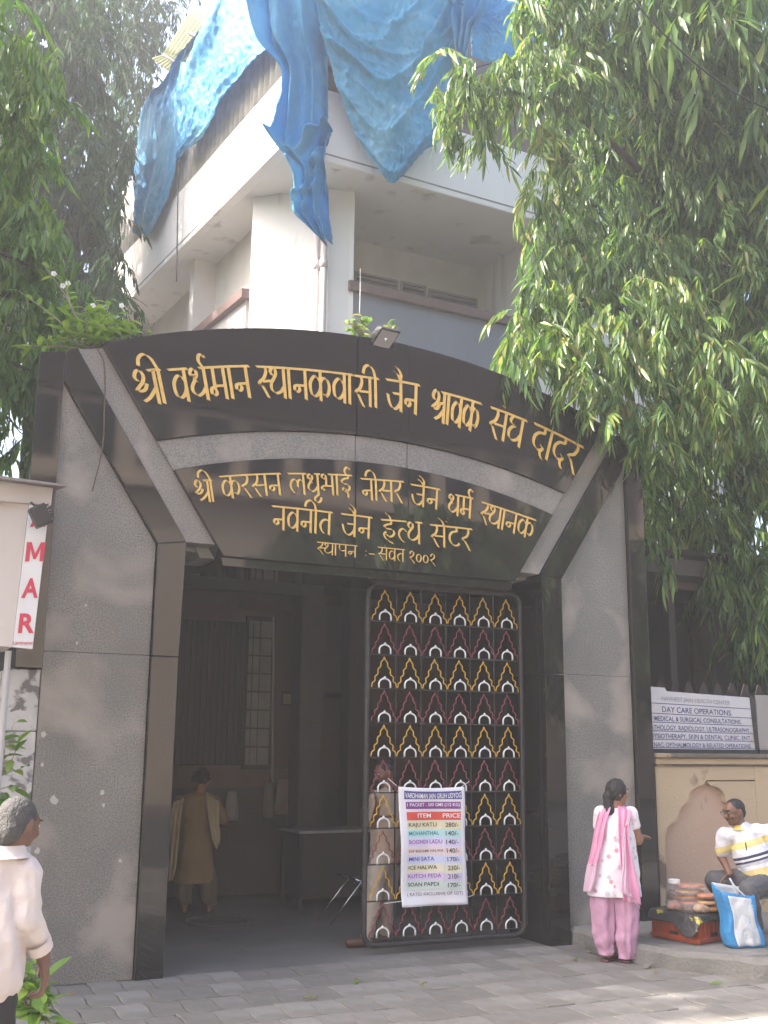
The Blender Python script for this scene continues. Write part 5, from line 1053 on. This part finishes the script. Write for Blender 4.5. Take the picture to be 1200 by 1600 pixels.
# cut the face free: the hair sits behind the hairline, so push it back
KUR = spots('white_spotted_cotton', (.72, .68, .71), [((.60, .30, .36), .22, 0), ((.50, .49, .53), .27, 3.1), ((.66, .44, .50), .20, 7.7)], 9)
cloth('tunic', [(A(963, 1262), .045, .05, 0), (A(962, 1266), .10, .075, 0), (A(962, 1274), .132, .105, .0), (A(962, 1290), .138, .13, .1), (A(964, 1312), .148, .135, .3), (A(961, 1335), .180, .155, .6), (A(960, 1365), .198, .165, .9), (A(959, 1388), .207, .172, 1), (A(959, 1399), .21, .175, 1)], Rw, Vw, KUR, W, folds=5, amp=.05, seed=1, wr=.010)
PINKT = M('pink_sleeve_trim', (.62, .25, .38), .7)
blob('sleeve', [cap(shR+V3((0, 0, .0)), .062, shR.lerp(elR, .42), .056)], .007, KUR, W, 2, .004); blob('sleeve', [cap(shL, .062, shL.lerp(elL, .42), .056)], .007, KUR, W, 2, .004)
MAUVE = M('mauve_cotton', (.52, .29, .41), .85, (.44, .235, .345), 3, .5, .3, 30)
for k, (px, bx, by) in ((-1, (946, 947, 1496)), (1, (977, 980, 1502))):
    cloth('trouser_leg', [(A(960+k*13, 1352), .11, .13, .2), (A(960+k*17, 1400), .108, .13, .8), (A(px+k*2, 1440), .100, .115, 1), (A(px+k*1, 1470), .088, .10, 1), (A(bx, by-14), .070, .085, 1.1), (A(bx, by-5), .066, .075, .7)], Rw, Vw, MAUVE, W, folds=7, amp=.055, seed=2+k, wr=.012)
SHW = M('sheer_pink_shawl', (.80, .47, .62), .7, (.74, .38, .54), 4, .5, .2, 30, trans=.35); SHW2 = M('sheer_white_pink_shawl', (.76, .62, .70), .7, (.70, .52, .62), 4, .5, .2, 30, trans=.4)
def ribbon(name, rows, mat, nu=14, fold=.012, seed=0, par=W, **kw):
    P = [np.concatenate([np.array(a), np.array(b)]) for a, b in rows]; g = []
    for n_, q in enumerate(smoothpath(P, 8)):
        a, b = V3(q[:3]), V3(q[3:]); g.append([a.lerp(b, i/nu) - Vw*(fold*math.sin(i/nu*13+seed+n_*.03) + .008*mnoise.noise(Vector((i*.3, n_*.12, seed)))) for i in range(nu+1)])
    o = link(name, mesh_of(name, MB().grid(g), mat, org(par), True), par, org(par)); s = o.modifiers.new('s', 'SOLIDIFY'); s.thickness = .002; return tag(o, **kw)
d_ = -.12
ribbon('shawl', [(A(968, 1256, .06), A(980, 1259, .05)), (A(965, 1262, -.10), A(986, 1267, -.06)), (A(966, 1280, -.14), A(983, 1285, -.12)), (A(967, 1310, -.15), A(982, 1310, -.15)), (A(969, 1340, -.18), A(988, 1342, -.17)), (A(971, 1380, -.20), A(998, 1385, -.15)), (A(974, 1402, -.20), A(1001, 1410, -.13))], SHW, seed=1)
ribbon('shawl', [(A(984, 1280, -.125), A(978, 1260, -.02)), (A(973, 1300, -.165), A(977, 1300, -.17)), (A(972, 1345, -.2), A(979, 1350, -.2)), (A(968, 1385, -.22), A(982, 1390, -.21)), (A(985, 1392, -.2), A(1000, 1417, -.14))], SHW2, seed=4, fold=.006)
ribbon('shawl', [(A(942, 1262, .05), A(953, 1256, .06)), (A(936, 1268, -.06), A(954, 1262, -.09)), (A(930, 1290, -.10), A(946, 1290, -.13)), (A(925, 1320, -.10), A(941, 1318, -.15)), (A(918, 1350, -.10), A(932, 1350, -.18))], SHW, seed=2)
ribbon('shawl', [(A(918, 1348, -.10), A(933, 1346, -.18)), (A(914, 1370, -.08), A(930, 1368, -.19)), (A(911, 1392, -.05), A(924, 1390, -.17))], SHW2, seed=3)
SAN = M('maroon_sandal', (.10, .035, .045), .6)
for px, py in ((948, 1500), (981, 1505)):
    c = A(px, py); c.z = .016; q = c+fb*.06
    part('sandal', MB().hexa([q+fb*a+fs*b+V3((0, 0, -.014)) for a, b in ((-.12, -.035), (-.12, .035), (.02, .045), (.12, .03), (.12, -.03), (.02, -.045))], [q+fb*a+fs*b+V3((0, 0, .008)) for a, b in ((-.12, -.035), (-.12, .035), (.02, .045), (.12, .03), (.12, -.03), (.02, -.045))]), SAN, W, bevel=.006)
    part('strap', MB().tube([q+fs*.042+fb*.03, q+V3((0, 0, .055))+fb*.03, q-fs*.042+fb*.03], .008, 6), SAN, W, smooth=True)

# ---- seated man in striped polo
YY = -1.15; hip = PY(1188, 1372, YY); Rw, Vw = frame_at(hip); SM = thing('person', (hip[0], hip[1], .15), 'seated man in white, yellow and navy striped polo and grey trousers', 'person')
hc = A(1147, 1268, -.05); hf = -Rw*.72 - Vw*.62 + V3((0, 0, -.18)); L, ax = head_parts(hc, hf, 1.02, neck=A(1158, 1292, .0)); S, F, U = ax
shR, shL = A(1133, 1304, -.06), A(1198, 1300, .05); elR = A(1127, 1338, .0); wrR = A(1141, 1362, -.16); elL = A(1222, 1338, .05); wrL = A(1212, 1368, -.05)
hR, hL = A(1178, 1376, -.05), A(1205, 1376, .10); knR, knL = A(1117, 1376, .0), A(1170, 1384, -.42); ftR, ftL = A(1130, 1428, .30), A(1182, 1450, -.30)
L += [cap(A(1160, 1298), .075, A(1172, 1330), .135), cap(A(1172, 1330), .14, A(1188, 1368), .145), cap(A(1160, 1300), .06, shR, .052), cap(A(1162, 1300), .06, shL, .052), cap(shR, .05, elR, .040), cap(elR, .040, wrR, .026), cap(shL, .05, elL, .04), cap(elL, .04, wrL, .026), cap(hR, .09, knR, .06), cap(hL, .09, knL, .06), cap(knR, .055, ftR, .035), cap(knL, .055, ftL, .035), cap(ftR, .035, ftR-Rw*.16-V3((0, 0, .02)), .025), cap(ftL, .035, ftL-Rw*.14-Vw*.08-V3((0, 0, .02)), .025)]
L += hand_parts(wrR, (-Rw*.5-Vw*.6-V3((0, 0, .3))), Vw, -V3((0, 0, 1)), .95) + hand_parts(wrL, (-Rw*.7-Vw*.5), -Vw, -V3((0, 0, 1)), .95)
blob('body', L, .0075, SKIND, SM); eyes(hc, ax, 1.02, SM)
blob('hair', [elp(hc-F*.022+U*.030, (.079, .085, .080), basis(hf, (0, 0, 1))), elp(hc-F*.055-U*.01, (.066, .045, .065), basis(hf, (0, 0, 1)))], .006, HAIR, SM, 2, .004, 40)
part('moustache', MB().tube([hc+F*.092-U*.043+S*a-F*abs(a)*.35-U*abs(a)*.25 for a in (-.032, -.016, 0, .016, .032)], [.003, .006, .007, .006, .003], 6), MATS['dark_hair'], SM, smooth=True)
gl = MB()
for k in (-1, 1): gl.tube([hc+S*(.033*k+.023*math.cos(t))+F*.100+U*(.006+.017*math.sin(t)) for t in [i*pi/6 for i in range(13)]], .002, 5, False); gl.tube([hc+S*.056*k+F*.098+U*.01, hc+S*.082*k-F*.01+U*.01], .002, 5)
gl.tube([hc+S*.010+F*.102+U*.008, hc-S*.010+F*.102+U*.008], .002, 5); part('spectacles', gl, DARKM, SM, smooth=True)
axn = V3(A(1158, 1290)-A(1186, 1372)).normalized()
def stripes(name, axis, lo, hi, stops, org_):
    m = M(name, (.7, .7, .7), .8, bump=.3, bscale=25); t = m.node_tree; Lk = t.links; p = t.nodes['Principled BSDF']; tc = t.nodes.new('ShaderNodeTexCoord')
    vm = t.nodes.new('ShaderNodeVectorMath'); vm.operation = 'DOT_PRODUCT'; vm.inputs[1].default_value = axis; Lk.new(tc.outputs['Object'], vm.inputs[0])
    r = t.nodes.new('ShaderNodeMapRange'); r.inputs['From Min'].default_value = lo; r.inputs['From Max'].default_value = hi; Lk.new(vm.outputs['Value'], r.inputs['Value'])
    c = t.nodes.new('ShaderNodeValToRGB'); c.color_ramp.interpolation = 'CONSTANT'; e = c.color_ramp.elements; e[0].position = 0; e[0].color = (*stops[0][1], 1); e[1].position = stops[1][0]; e[1].color = (*stops[1][1], 1)
    for s_, q in stops[2:]: z = e.new(s_); z.color = (*q, 1)
    Lk.new(r.outputs[0], c.inputs['Fac']); Lk.new(c.outputs['Color'], p.inputs['Base Color']); return m
og_ = org(SM); lo_ = (A(1188, 1372)-og_).dot(axn); hi_ = (A(1158, 1290)-og_).dot(axn)
wt, ye, nv_, gy = (.62, .62, .66), (.58, .48, .20), (.035, .04, .075), (.40, .41, .45)
POLO = stripes('striped_polo_cotton', tuple(axn), lo_, hi_, [(0, gy), (.05, ye), (.20, wt), (.27, gy), (.33, nv_), (.37, wt), (.41, nv_), (.46, wt), (.60, ye), (.72, wt)], og_)
blob('polo_shirt', [cap(A(1161, 1299), .095, A(1172, 1330), .155), cap(A(1172, 1330), .158, A(1190, 1370), .168), cap(A(1160, 1303), .075, shR, .070), cap(A(1162, 1302), .075, shL, .070), cap(shR, .070, shR.lerp(elR, .72), .066), cap(shL, .070, shL.lerp(elL, .72), .066)], .009, POLO, SM, 4, .014, 9)
part('collar', MB().loft([[A(1157, 1292, -.01)+Rw*r*math.cos(t)+Vw*r*.9*math.sin(t)+V3((0, 0, z)) for t in [i*pi/10 for i in range(20)]] for r, z in ((.066, .018), (.078, .0), (.10, -.022))], cap=False), M('yellow_collar', (.62, .50, .12), .8), SM, smooth=True)
TRO = M('grey_trouser_cloth', (.095, .095, .10), .85, (.07, .07, .075), 4, .5, .3, 30)
blob('trousers', [elp(A(1190, 1378, .02), (.19, .17, .11)), cap(hR, .115, knR, .085), cap(hL, .115, knL, .085), cap(knR, .083, ftR+V3((0, 0, .05)), .062), cap(knL, .083, ftL+V3((0, 0, .05)), .062)], .009, TRO, SM, 4, .014, 8)
part('pen', MB().tube([A(1165, 1314, -.175), A(1167, 1326, -.185)], .005, 6), DARKM, SM)
PLA = M('greyish_white_plastic', (.50, .49, .46), .4); st = thing('plastic_stool', (hip[0], hip[1], .15), 'off white plastic stool under the seated man', 'stool')
sc_ = A(1192, 1380, .02); sz = sc_.z-.10
part('seat', MB().hexa([sc_+Rw*a+Vw*b-V3((0, 0, sc_.z-sz+.03)) for a, b in ((-.17, -.17), (.17, -.17), (.17, .17), (-.17, .17))], [sc_+Rw*a+Vw*b-V3((0, 0, sc_.z-sz)) for a, b in ((-.16, -.16), (.16, -.16), (.16, .16), (-.16, .16))]), PLA, st, bevel=.02)
for a in (-1, 1):
    for b in (-1, 1): t0 = sc_+Rw*.145*a+Vw*.145*b; t1 = sc_+Rw*.19*a+Vw*.19*b; part('leg', MB().tube([(t0.x, t0.y, sz-.02), (t1.x, t1.y, .16)], [.022, .016], 8), PLA, st, smooth=True)

# ---- old man at the left edge
YY = -3.9; b_ = PY(30, 1400, YY); Rw, Vw = frame_at(b_); OM = thing('person', (b_[0], b_[1], 0), 'grey haired man in pale pink shirt and dark trousers walking at the left edge', 'person')
hc = A(29, 1287); hf = Vw*.72+Rw*.66+V3((0, 0, -.25)); L, ax = head_parts(hc, hf, .98, neck=A(14, 1330, -.0)); S, F, U = ax
shR = A(34, 1356, .0); elR = A(40, 1428, -.04); wrR = A(68, 1496, .05); shL = A(-70, 1350, .1)
L += [cap(A(0, 1345), .07, A(-18, 1420), .10), cap(A(-18, 1420), .10, A(-18, 1500), .10), cap(A(5, 1345), .06, shR, .045), cap(A(0, 1345), .06, shL, .05), cap(shR, .045, elR, .038), cap(elR, .038, wrR, .026), cap(shL, .05, A(-80, 1430, .1), .04), cap(A(-80, 1430, .1), .04, A(-75, 1500, .2), .027)]
L += hand_parts(wrR, V3((0, 0, -1))+Rw*.15, Vw, -Rw, 1.25, 1.0) + hand_parts(A(-75, 1500, .2), V3((0, 0, -1)), Vw, Rw, 1.0, .6)
for k in (-1, 1): h0 = A(-22+k*12, 1510); kn = A(-24+k*16, 1620, .02); an = A(-26+k*20, 1740, -.02*k); an.z = .08; L += [cap(h0, .09, kn, .06), cap(kn, .058, an, .035), cap(V3((an.x, an.y, .04)), .035, V3((an.x, an.y, .035))+Vw*.17, .028)]
blob('body', L, .0075, SKIND, OM); eyes(hc, ax, .98, OM)
blob('hair', [elp(hc-F*.018+U*.018, (.0765, .086, .088), basis(hf, (0, 0, 1))), elp(hc-F*.05-U*.03, (.068, .05, .065), basis(hf, (0, 0, 1)))], .006, GREY, OM, 3, .0025, 90)
blob('beard', [elp(hc+F*.045-U*.095, (.045, .045, .04), basis(hf, (0, 0, 1))), cap(hc+F*.06-U*.10, .03, hc+F*.055-U*.135, .018)], .006, M('white_beard', (.42, .41, .40), .8, (.32, .3, .29), 30, .5, .6, 100), OM, 2, .005, 45)
SHIRT = M('pale_pink_cotton', (.64, .56, .53), .85, (.56, .49, .46), 3, .5, .35, 18)
blob('shirt', [cap(A(2, 1354), .085, A(-20, 1420), .135), cap(A(-20, 1420), .135, A(-18, 1525), .135), cap(A(8, 1352), .070, shR, .066), cap(A(-10, 1350), .075, shL, .072), cap(shR, .068, elR, .058), cap(elR, .058, A(60, 1478, .035), .047), cap(shL, .074, A(-80, 1430, .1), .062), cap(A(-80, 1430, .1), .06, A(-76, 1490, .18), .05)], .008, SHIRT, OM, 2, .020, 9)
cdir = (wrR-elR).normalized(); part('cuff', MB().tube([wrR-cdir*.075, wrR-cdir*.03], [.050, .051], 14, False), SHIRT, OM, smooth=True)
part('collar', MB().loft([[A(13, 1334, 0)+Rw*r*math.cos(t)+Vw*r*math.sin(t)+V3((0, 0, z)) for t in [i*pi/10 for i in range(20)]] for r, z in ((.068, .035), (.074, .012), (.095, -.012))], cap=False), SHIRT, OM, smooth=True)
DTR = M('near_black_trousers', (.022, .020, .022), .85)
blob('trousers', [elp(A(-22, 1520), (.13, .12, .11))]+[q for k in (-1, 1) for q in (cap(A(-22+k*12, 1525), .095, A(-24+k*16, 1620, .02), .08), cap(A(-24+k*16, 1620, .02), .08, V3((A(-26+k*20, 1740).x, A(-26+k*20, 1740).y, .14)), .07))], .010, DTR, OM, 3, .012, 8)

# ---- woman inside the passage
YY = 3.1; b_ = PZ(305, 1425, 0); YY = b_[1]; Rw, Vw = frame_at(b_); IW = thing('person', tuple(b_), 'woman in brown tunic and cream shawl seen from behind inside the dim passage', 'person')
hc = A(317, 1216); hf = Vw*.6+Rw*.75+V3((0, 0, -.15)); L, ax = head_parts(hc, hf, .93, neck=A(312, 1240))
L += [cap(A(308, 1245), .07, A(306, 1290), .13), cap(A(306, 1290), .13, A(304, 1330), .15), cap(A(308, 1245), .06, A(337, 1252), .05), cap(A(308, 1245), .06, A(280, 1252), .05), cap(A(337, 1252), .046, A(351, 1285, .0), .04), cap(A(351, 1285), .04, A(340, 1282, .22), .026), cap(A(280, 1252), .046, A(274, 1295, .02), .04), cap(A(274, 1295, .02), .04, A(285, 1290, .22), .026)]
L += hand_parts(A(340, 1282, .22), Vw, Rw, V3((0, 0, -1)), .9) + hand_parts(A(285, 1290, .22), Vw, -Rw, V3((0, 0, -1)), .9)
for k, px in ((-1, 288), (1, 326)): L += [cap(A(305+k*12, 1335), .09, A(px, 1380), .06), cap(A(px, 1380), .06, A(px, 1415), .035), cap(A(px, 1422), .033, A(px, 1424)+Vw*.13+Rw*.03, .024)]
blob('body', L, .009, SKIN, IW)
blob('hair', [elp(hc-ax[1]*.015+ax[2]*.016, (.083, .092, .098), basis(hf, (0, 0, 1))), elp(hc-ax[1]*.10-ax[2]*.02, (.05, .045, .05))], .007, HAIR, IW, 2, .005, 40)
BRT = M('brown_olive_tunic', (.25, .17, .07), .85, (.19, .13, .055), 4, .5, .3, 25); OLV = M('olive_trousers', (.12, .10, .065), .85)
cloth('tunic', [(A(310, 1238), .05, .05, 0), (A(308, 1245), .13, .09, 0), (A(307, 1258), .165, .12, 0), (A(306, 1290), .155, .14, .3), (A(305, 1325), .185, .17, .7), (A(303, 1360), .215, .18, 1), (A(301, 1378), .225, .18, 1)], Rw, Vw, BRT, IW, folds=6, amp=.04, wr=.01)
for s_, e_ in ((A(336, 1252), A(351, 1285)), (A(280, 1252), A(274, 1295, .02))): blob('sleeve', [cap(s_, .062, s_.lerp(e_, .9), .055)], .009, BRT, IW, 2, .004)
for k, px in ((-1, 288), (1, 326)): cloth('trouser_leg', [(A(305+k*12, 1340), .11, .12, .3), (A(px, 1380), .10, .11, 1), (A(px, 1412), .075, .09, 1)], Rw, Vw, OLV, IW, folds=6, amp=.05, wr=.01)
CRS = M('cream_shawl_cloth', (.42, .36, .22), .8, (.35, .29, .18), 5, .5)
ribbon('shawl', [(A(322, 1238, .08), A(340, 1246, .06)), (A(322, 1246, -.12), A(342, 1254, -.08)), (A(326, 1280, -.18), A(342, 1285, -.15)), (A(332, 1310, -.19), A(344, 1300, -.15)), (A(338, 1325, -.18), A(343, 1315, -.15))], CRS, par=IW)
ribbon('shawl', [(A(276, 1246, .06), A(290, 1242, .06)), (A(270, 1260, -.10), A(286, 1256, -.13)), (A(264, 1310, -.12), A(280, 1310, -.18)), (A(262, 1350, -.12), A(276, 1350, -.2)), (A(262, 1376, -.10), A(270, 1372, -.2))], CRS, par=IW, seed=3)

# ---- man behind the gate
b_ = PZ(585, 1478, 0); YY = b_[1]; Rw, Vw = frame_at(b_); GM = thing('person', tuple(b_), 'man in khaki shirt and pale trousers behind the closed gate leaf', 'person')
hc = A(600, 1206); hf = -Vw*.5-Rw*.8+V3((0, 0, -.35)); L, ax = head_parts(hc, hf, .98, neck=A(606, 1232))
shR, shL = A(588, 1246, -.08), A(622, 1246, .1); hR, hL = A(596, 1335, -.03), A(612, 1335, .06)
L += [cap(A(605, 1240), .07, A(605, 1280), .13), cap(A(605, 1280), .13, A(604, 1325), .13), cap(A(605, 1242), .06, shR, .05), cap(A(605, 1242), .06, shL, .05), cap(shR, .048, A(584, 1288, -.1), .04), cap(A(584, 1288, -.1), .04, A(590, 1256, -.25), .026), cap(shL, .048, A(630, 1290, .1), .04), cap(A(630, 1290, .1), .04, A(612, 1275, -.12), .026)]
L += hand_parts(A(590, 1256, -.25), V3((0, 0, 1))-Rw*.2, Vw, -Rw, .95) + hand_parts(A(612, 1275, -.12), -Rw, Vw, V3((0, 0, 1)), .95)
f1, f2_ = A(574, 1468, -.05), A(600, 1464, .15); L += [cap(hR, .09, A(583, 1400, -.05), .06), cap(A(583, 1400, -.05), .058, f1, .037), cap(hL, .09, A(606, 1400, .1), .06), cap(A(606, 1400, .1), .058, f2_, .037)]
for f in (f1, f2_): L.append(cap(V3((f.x, f.y, .045)), .035, V3((f.x, f.y, .035))-Rw*.15-Vw*.05, .028))
blob('body', L, .009, SKIND, GM); eyes(hc, ax, .98, GM)
blob('hair', [elp(hc-ax[1]*.02+ax[2]*.028, (.079, .086, .082), basis(hf, (0, 0, 1)))], .007, HAIR, GM, 2, .004, 40)
KH = M('khaki_shirt_cloth', (.42, .32, .235), .85, (.36, .27, .20), 4, .5, .3, 25); PT = M('pale_khaki_trousers', (.44, .37, .31), .85, (.38, .31, .26), 4, .5, .3, 25)
blob('shirt', [cap(A(605, 1244), .09, A(605, 1280), .15), cap(A(605, 1280), .155, A(604, 1333), .15), cap(A(605, 1246), .075, shR, .066), cap(A(605, 1246), .075, shL, .066), cap(shR, .066, shR.lerp(A(584, 1288, -.1), .8), .06), cap(shL, .066, shL.lerp(A(630, 1290, .1), .8), .06)], .010, KH, GM, 3, .012, 9)
blob('trousers', [elp(A(604, 1338), (.15, .14, .1)), cap(hR, .105, A(583, 1400, -.05), .08), cap(A(583, 1400, -.05), .078, f1+V3((0, 0, .03)), .062), cap(hL, .105, A(606, 1400, .1), .08), cap(A(606, 1400, .1), .078, f2_+V3((0, 0, .03)), .062)], .010, PT, GM, 3, .012, 9)
SHO = M('brown_leather_shoe', (.10, .045, .03), .45)
for f in (f1, f2_): blob('shoe', [cap(V3((f.x, f.y, .045)), .043, V3((f.x, f.y, .038))-Rw*.16-Vw*.05, .034)], .006, SHO, GM, 2)

# ================================================================== VENDOR GOODS
zc = .15; cA, cB, cC = [V3(PZ(x, y, zc)) for x, y in ((1092, 1476), (1020, 1463), (1137, 1468))]; cD = cB+cC-cA; up = V3((0, 0, 1)); HC = .225
cr = thing('plastic_crate', tuple((cB+cC)/2), 'orange red plastic crate turned into a table on the footpath edge', 'crate')
ORG_ = M('orange_red_plastic', (.36, .065, .025), .5, (.27, .05, .022), 6, .5)
def wall(P, Q, lab):
    n = (Q-P).cross(up).normalized(); d = (Q-P); Lw = d.length; d.normalize()
    mb = MB(); mb.obox((P+Q)/2+up*HC*.5, d*(Lw/2), n*.004, up*(HC*.5)); part('side_panel', mb, ORG_, cr)
    for z in (.02, HC-.03): part('rim', MB().obox((P+Q)/2+up*(z+.008)+n*.006, d*(Lw/2+.008), n*.010, up*.013), ORG_, cr, bevel=.003)
    for k in range(7): part('rib', MB().obox(P.lerp(Q, (k+.5)/7)+up*HC*.5+n*.006, d*.005, n*.006, up*(HC*.42)), ORG_, cr)
    part('handle_slot', MB().obox(P.lerp(Q, .5)+up*HC*.28+n*.013, d*.045, n*.001, up*.013), INK, cr)
for P, Q in ((cB, cA), (cA, cC), (cC, cD), (cD, cB)): wall(P, Q, '')
# the sheet over it
ctr = (cB+cC)/2; ze = zc+HC; ex_, ey_ = (cA-cB), (cC-cA)
def sheetp(u, v):
    p = cB + ex_*u + ey_*v; uu, vv = min(max(u, 0), 1), min(max(v, 0), 1); q = cB + ex_*uu + ey_*vv; over = (p-q).length
    z = ze + .006 + .012*abs(mnoise.noise(Vector((u*5, v*5, 1)))) - over*.95; q = q + (p-q)*.35 + (p-q).normalized()*.012 if over > 0 else q
    return V3((q.x, q.y, z))
g = [[sheetp(-.06+1.2*i/40+.0, -.22+1.3*j/40 - (.24*math.exp(-((i/40-.78)/.2)**2) if j < 14 else 0)*(1-j/14)) for i in range(41)] for j in range(41)]
PRN = M('black_yellow_print_sheet', (.03, .03, .032), .4, (.05, .05, .05), 9, .5, .5, 25, col3=(.48, .42, .06), scale3=7, thr3=.60, w3=.02)
sh_ = part('printed_sheet', MB().grid(g), PRN, None, origin=(ctr.x, ctr.y, ze), smooth=True); tag(sh_, 'black plastic sheet with yellow print spread over the orange crate', 'sheet')
sh_.modifiers.new('s', 'SOLIDIFY').thickness = .002
PCK = M('clear_packet_film', (.62, .56, .54), .18, (.5, .4, .38), 14, .5, .5, 25, alpha=.28)
def at(u, v, z=0): p = cB+ex_*u+ey_*v; return V3((p.x, p.y, ze+.012+z))
jr = thing('snack_jar', tuple(at(.30, .35)), 'clear jar of dark snacks with a white lid at the left end of the crate', 'jar')
c = at(.30, .35); jw = .07
part('jar_body', MB().loft([[c+V3((r*math.cos(t), r*math.sin(t), z)) for t in [i*pi/10 for i in range(20)]] for r, z in ((.06, 0), (.075, .01), (.075, .16), (.055, .19), (.045, .20))]), M('jar_plastic', (.30, .26, .26), .15, alpha=.45), jr, smooth=True)
part('contents', MB().loft([[c+V3((r*math.cos(t), r*math.sin(t), z)) for t in [i*pi/10 for i in range(20)]] for r, z in ((.055, .004), (.069, .012), (.069, .13), (.04, .15))]), M('dark_snack', (.09, .05, .035), .8, (.2, .12, .07), 40, .5, .8, 60), jr, smooth=True)
part('lid', MB().tube([c+V3((0, 0, .20)), c+V3((0, 0, .235))], .05, 20), WHT, jr, bevel=.004)
SN = [M('orange_papad', (.50, .20, .06), .7, (.60, .32, .12), 25, .5, .5, 60), M('tan_papad', (.52, .33, .16), .7, (.42, .25, .11), 25, .5, .5, 60), M('salmon_papad', (.52, .24, .15), .7, (.42, .18, .1), 25, .5, .5, 60)]
tn = ['lowest tan packet of round wafers in the stack on the crate', 'second packet of salmon wafers from the bottom of the crate stack', 'third orange packet from the bottom in the crate stack', 'fourth packet of tan wafers in the stack on the crate', 'topmost orange packet of round wafers in the crate stack']
for k in range(5):
    c = at(.56+.02*math.sin(k*2), .45+.02*math.cos(k*3), .044*k); t = thing('snack_packet', tuple(c), tn[k], 'packet', 'stacked packets of wafers')
    part('wafers', MB().loft([[c+V3((r*math.cos(a)*(1+.05*math.sin(a*5+k)), r*math.sin(a), z)) for a in [i*pi/12 for i in range(24)]] for r, z in ((.10, .004), (.118, .01), (.118, .024), (.10, .03))]), SN[(k+1) % 3], t, smooth=True)
    g = [[c+V3(((.135+.015*math.sin(a*7+k))*math.cos(a)*s_, (.135+.012*math.sin(a*5))*math.sin(a)*s_, .034-.03*s_**6+.006*mnoise.noise(Vector((a*3, s_*9, k))))) for a in [i*pi/14 for i in range(29)]] for s_ in (.05, .3, .55, .75, .9, 1.05)]
    part('wrapper', MB().grid(g), PCK, t, smooth=True)
for k in range(3):
    c = at(.90, .55, .052*k); t = thing('snack_packet', tuple(c), ('lowest packet in the short orange stack at the right end of the crate', 'middle packet in the short orange stack at the right end of the crate', 'top packet of the short orange stack at the right end of the crate')[k], 'packet', 'short stack of orange packets')
    part('wafers', MB().loft([[c+V3((r*math.cos(a)*(1+.06*math.sin(a*4+k)), r*math.sin(a)*.8, z)) for a in [i*pi/12 for i in range(24)]] for r, z in ((.08, .004), (.10, .012), (.10, .028), (.08, .036))]), SN[k % 3], t, smooth=True)
for k, (u, v, cI, lab) in enumerate(((.9, .3, 1, 'loose clear bag of tan snacks at the right end of the crate'), (.12, .6, 2, 'clear bag of salmon snacks behind the white lidded jar'), (.95, .75, 0, 'orange snack bag at the far right corner of the crate'), (.45, .12, 2, 'small snack bag lying in front of the jar'))):
    c = at(u, v, .03); t = thing('snack_bag', tuple(c), lab, 'bag'); blob('contents', [elp(c, (.07, .055, .035)), elp(c+V3((.03, .02, .015)), (.04, .04, .03))], .008, SN[cI], t, 1, .012, 30)
    blob('wrapper', [elp(c+V3((0, 0, .004)), (.084, .066, .044)), cap(c+V3((.06, 0, .02)), .02, c+V3((.11, .0, .05)), .012)], .010, PCK, t, 1, .02, 22)
# woven bag
q0, q1 = V3(PZ(1147, 1482, zc)), V3(PZ(1195, 1480, zc)); rb, vb = frame_at(q0); bgt = thing('shopping_bag', tuple((q0+q1)/2), 'blue and white woven plastic shopping bag standing beside the orange crate', 'bag')
BLU = M('blue_woven_plastic', (.035, .20, .46), .4, (.05, .27, .55), 10, .5, .5, 30); WHB = M('white_woven_plastic', (.62, .64, .66), .45, (.52, .55, .58), 8, .5, .6, 22)
wd = (q1-q0).length; dp = .15; rr_ = (q1-q0).normalized(); vv_ = Vector((-rr_.y, rr_.x, 0)); 
if vv_.dot(vb) < 0: vv_ = -vv_
def bagp(s, t, z):                                 # s -1..1 across, t 0 front 1 back
    lean = -.05*z; w_ = wd/2*(1+.08*math.sin(z*9)); h = .47*z
    return (q0+q1)/2 + rr_*(s*w_+lean*1.4) + vv_*(t*dp + .02*z) + up*(h*(1-.05*s)) + vv_*(-.012*mnoise.noise(Vector((s*2.2, z*4, t*3))))*1.6
def bpanel(f, n=12, m=16): return MB().grid([[f(i/n, j/m) for i in range(n+1)] for j in range(m+1)])
fo = lambda a, b: part(a, b[0], b[1], bgt, smooth=True).modifiers.new('s', 'SOLIDIFY').__setattr__('thickness', .002)
fo('front_panel', (bpanel(lambda a, b: bagp(-.72+1.5*a, -.012-.012*math.sin(a*pi), .03+b*.80)), WHB)); fo('front_panel', (bpanel(lambda a, b: bagp(-1+2*a, 0-.012*math.sin(a*pi), b*.88)), BLU))
fo('back_panel', (bpanel(lambda a, b: bagp(-1+2*a, 1, b)), WHB)); fo('side_panel', (bpanel(lambda a, b: bagp(-1-.10*math.sin(a*pi)*(1-b), a, b*(.88+.12*a))), BLU)); fo('side_panel', (bpanel(lambda a, b: bagp(1+.10*math.sin(a*pi)*(1-b), a, b*(.88+.12*a))), BLU))
part('base_panel', bpanel(lambda a, b: bagp(-1+2*a, b, .0)), BLU, bgt)
part('handle', MB().tube(smoothpath([bagp(-.1, .02, .86), bagp(-.3, -.05, 1.04), bagp(-.38, 0, 1.12), bagp(-.15, .0, 1.0), bagp(.35, .03, .86)], 5), .008, 6), WHB, bgt, smooth=True)
# scraps of paper stuck to the left granite panel
for k, (x, y, s_) in enumerate(((68, 1147, .03), (66, 1195, .022), (84, 1250, .045), (160, 1238, .03), (188, 1345, .02), (58, 1330, .03), (134, 946, .015), (120, 1005, .02), (162, 1258, .02))):
    p = PY(x, y, 0)[[0, 2]]; rr2 = random.Random(k); poly = [(p[0]+s_*rr2.uniform(.5, 1)*math.cos(a)*.8, p[1]+s_*rr2.uniform(.5, 1)*math.sin(a)) for a in [i*pi/4 for i in range(8)]]
    part('paper_scrap', MB().prism(poly, -.0025, .002), M('torn_paper', (.42, .40, .37), .8), gw)
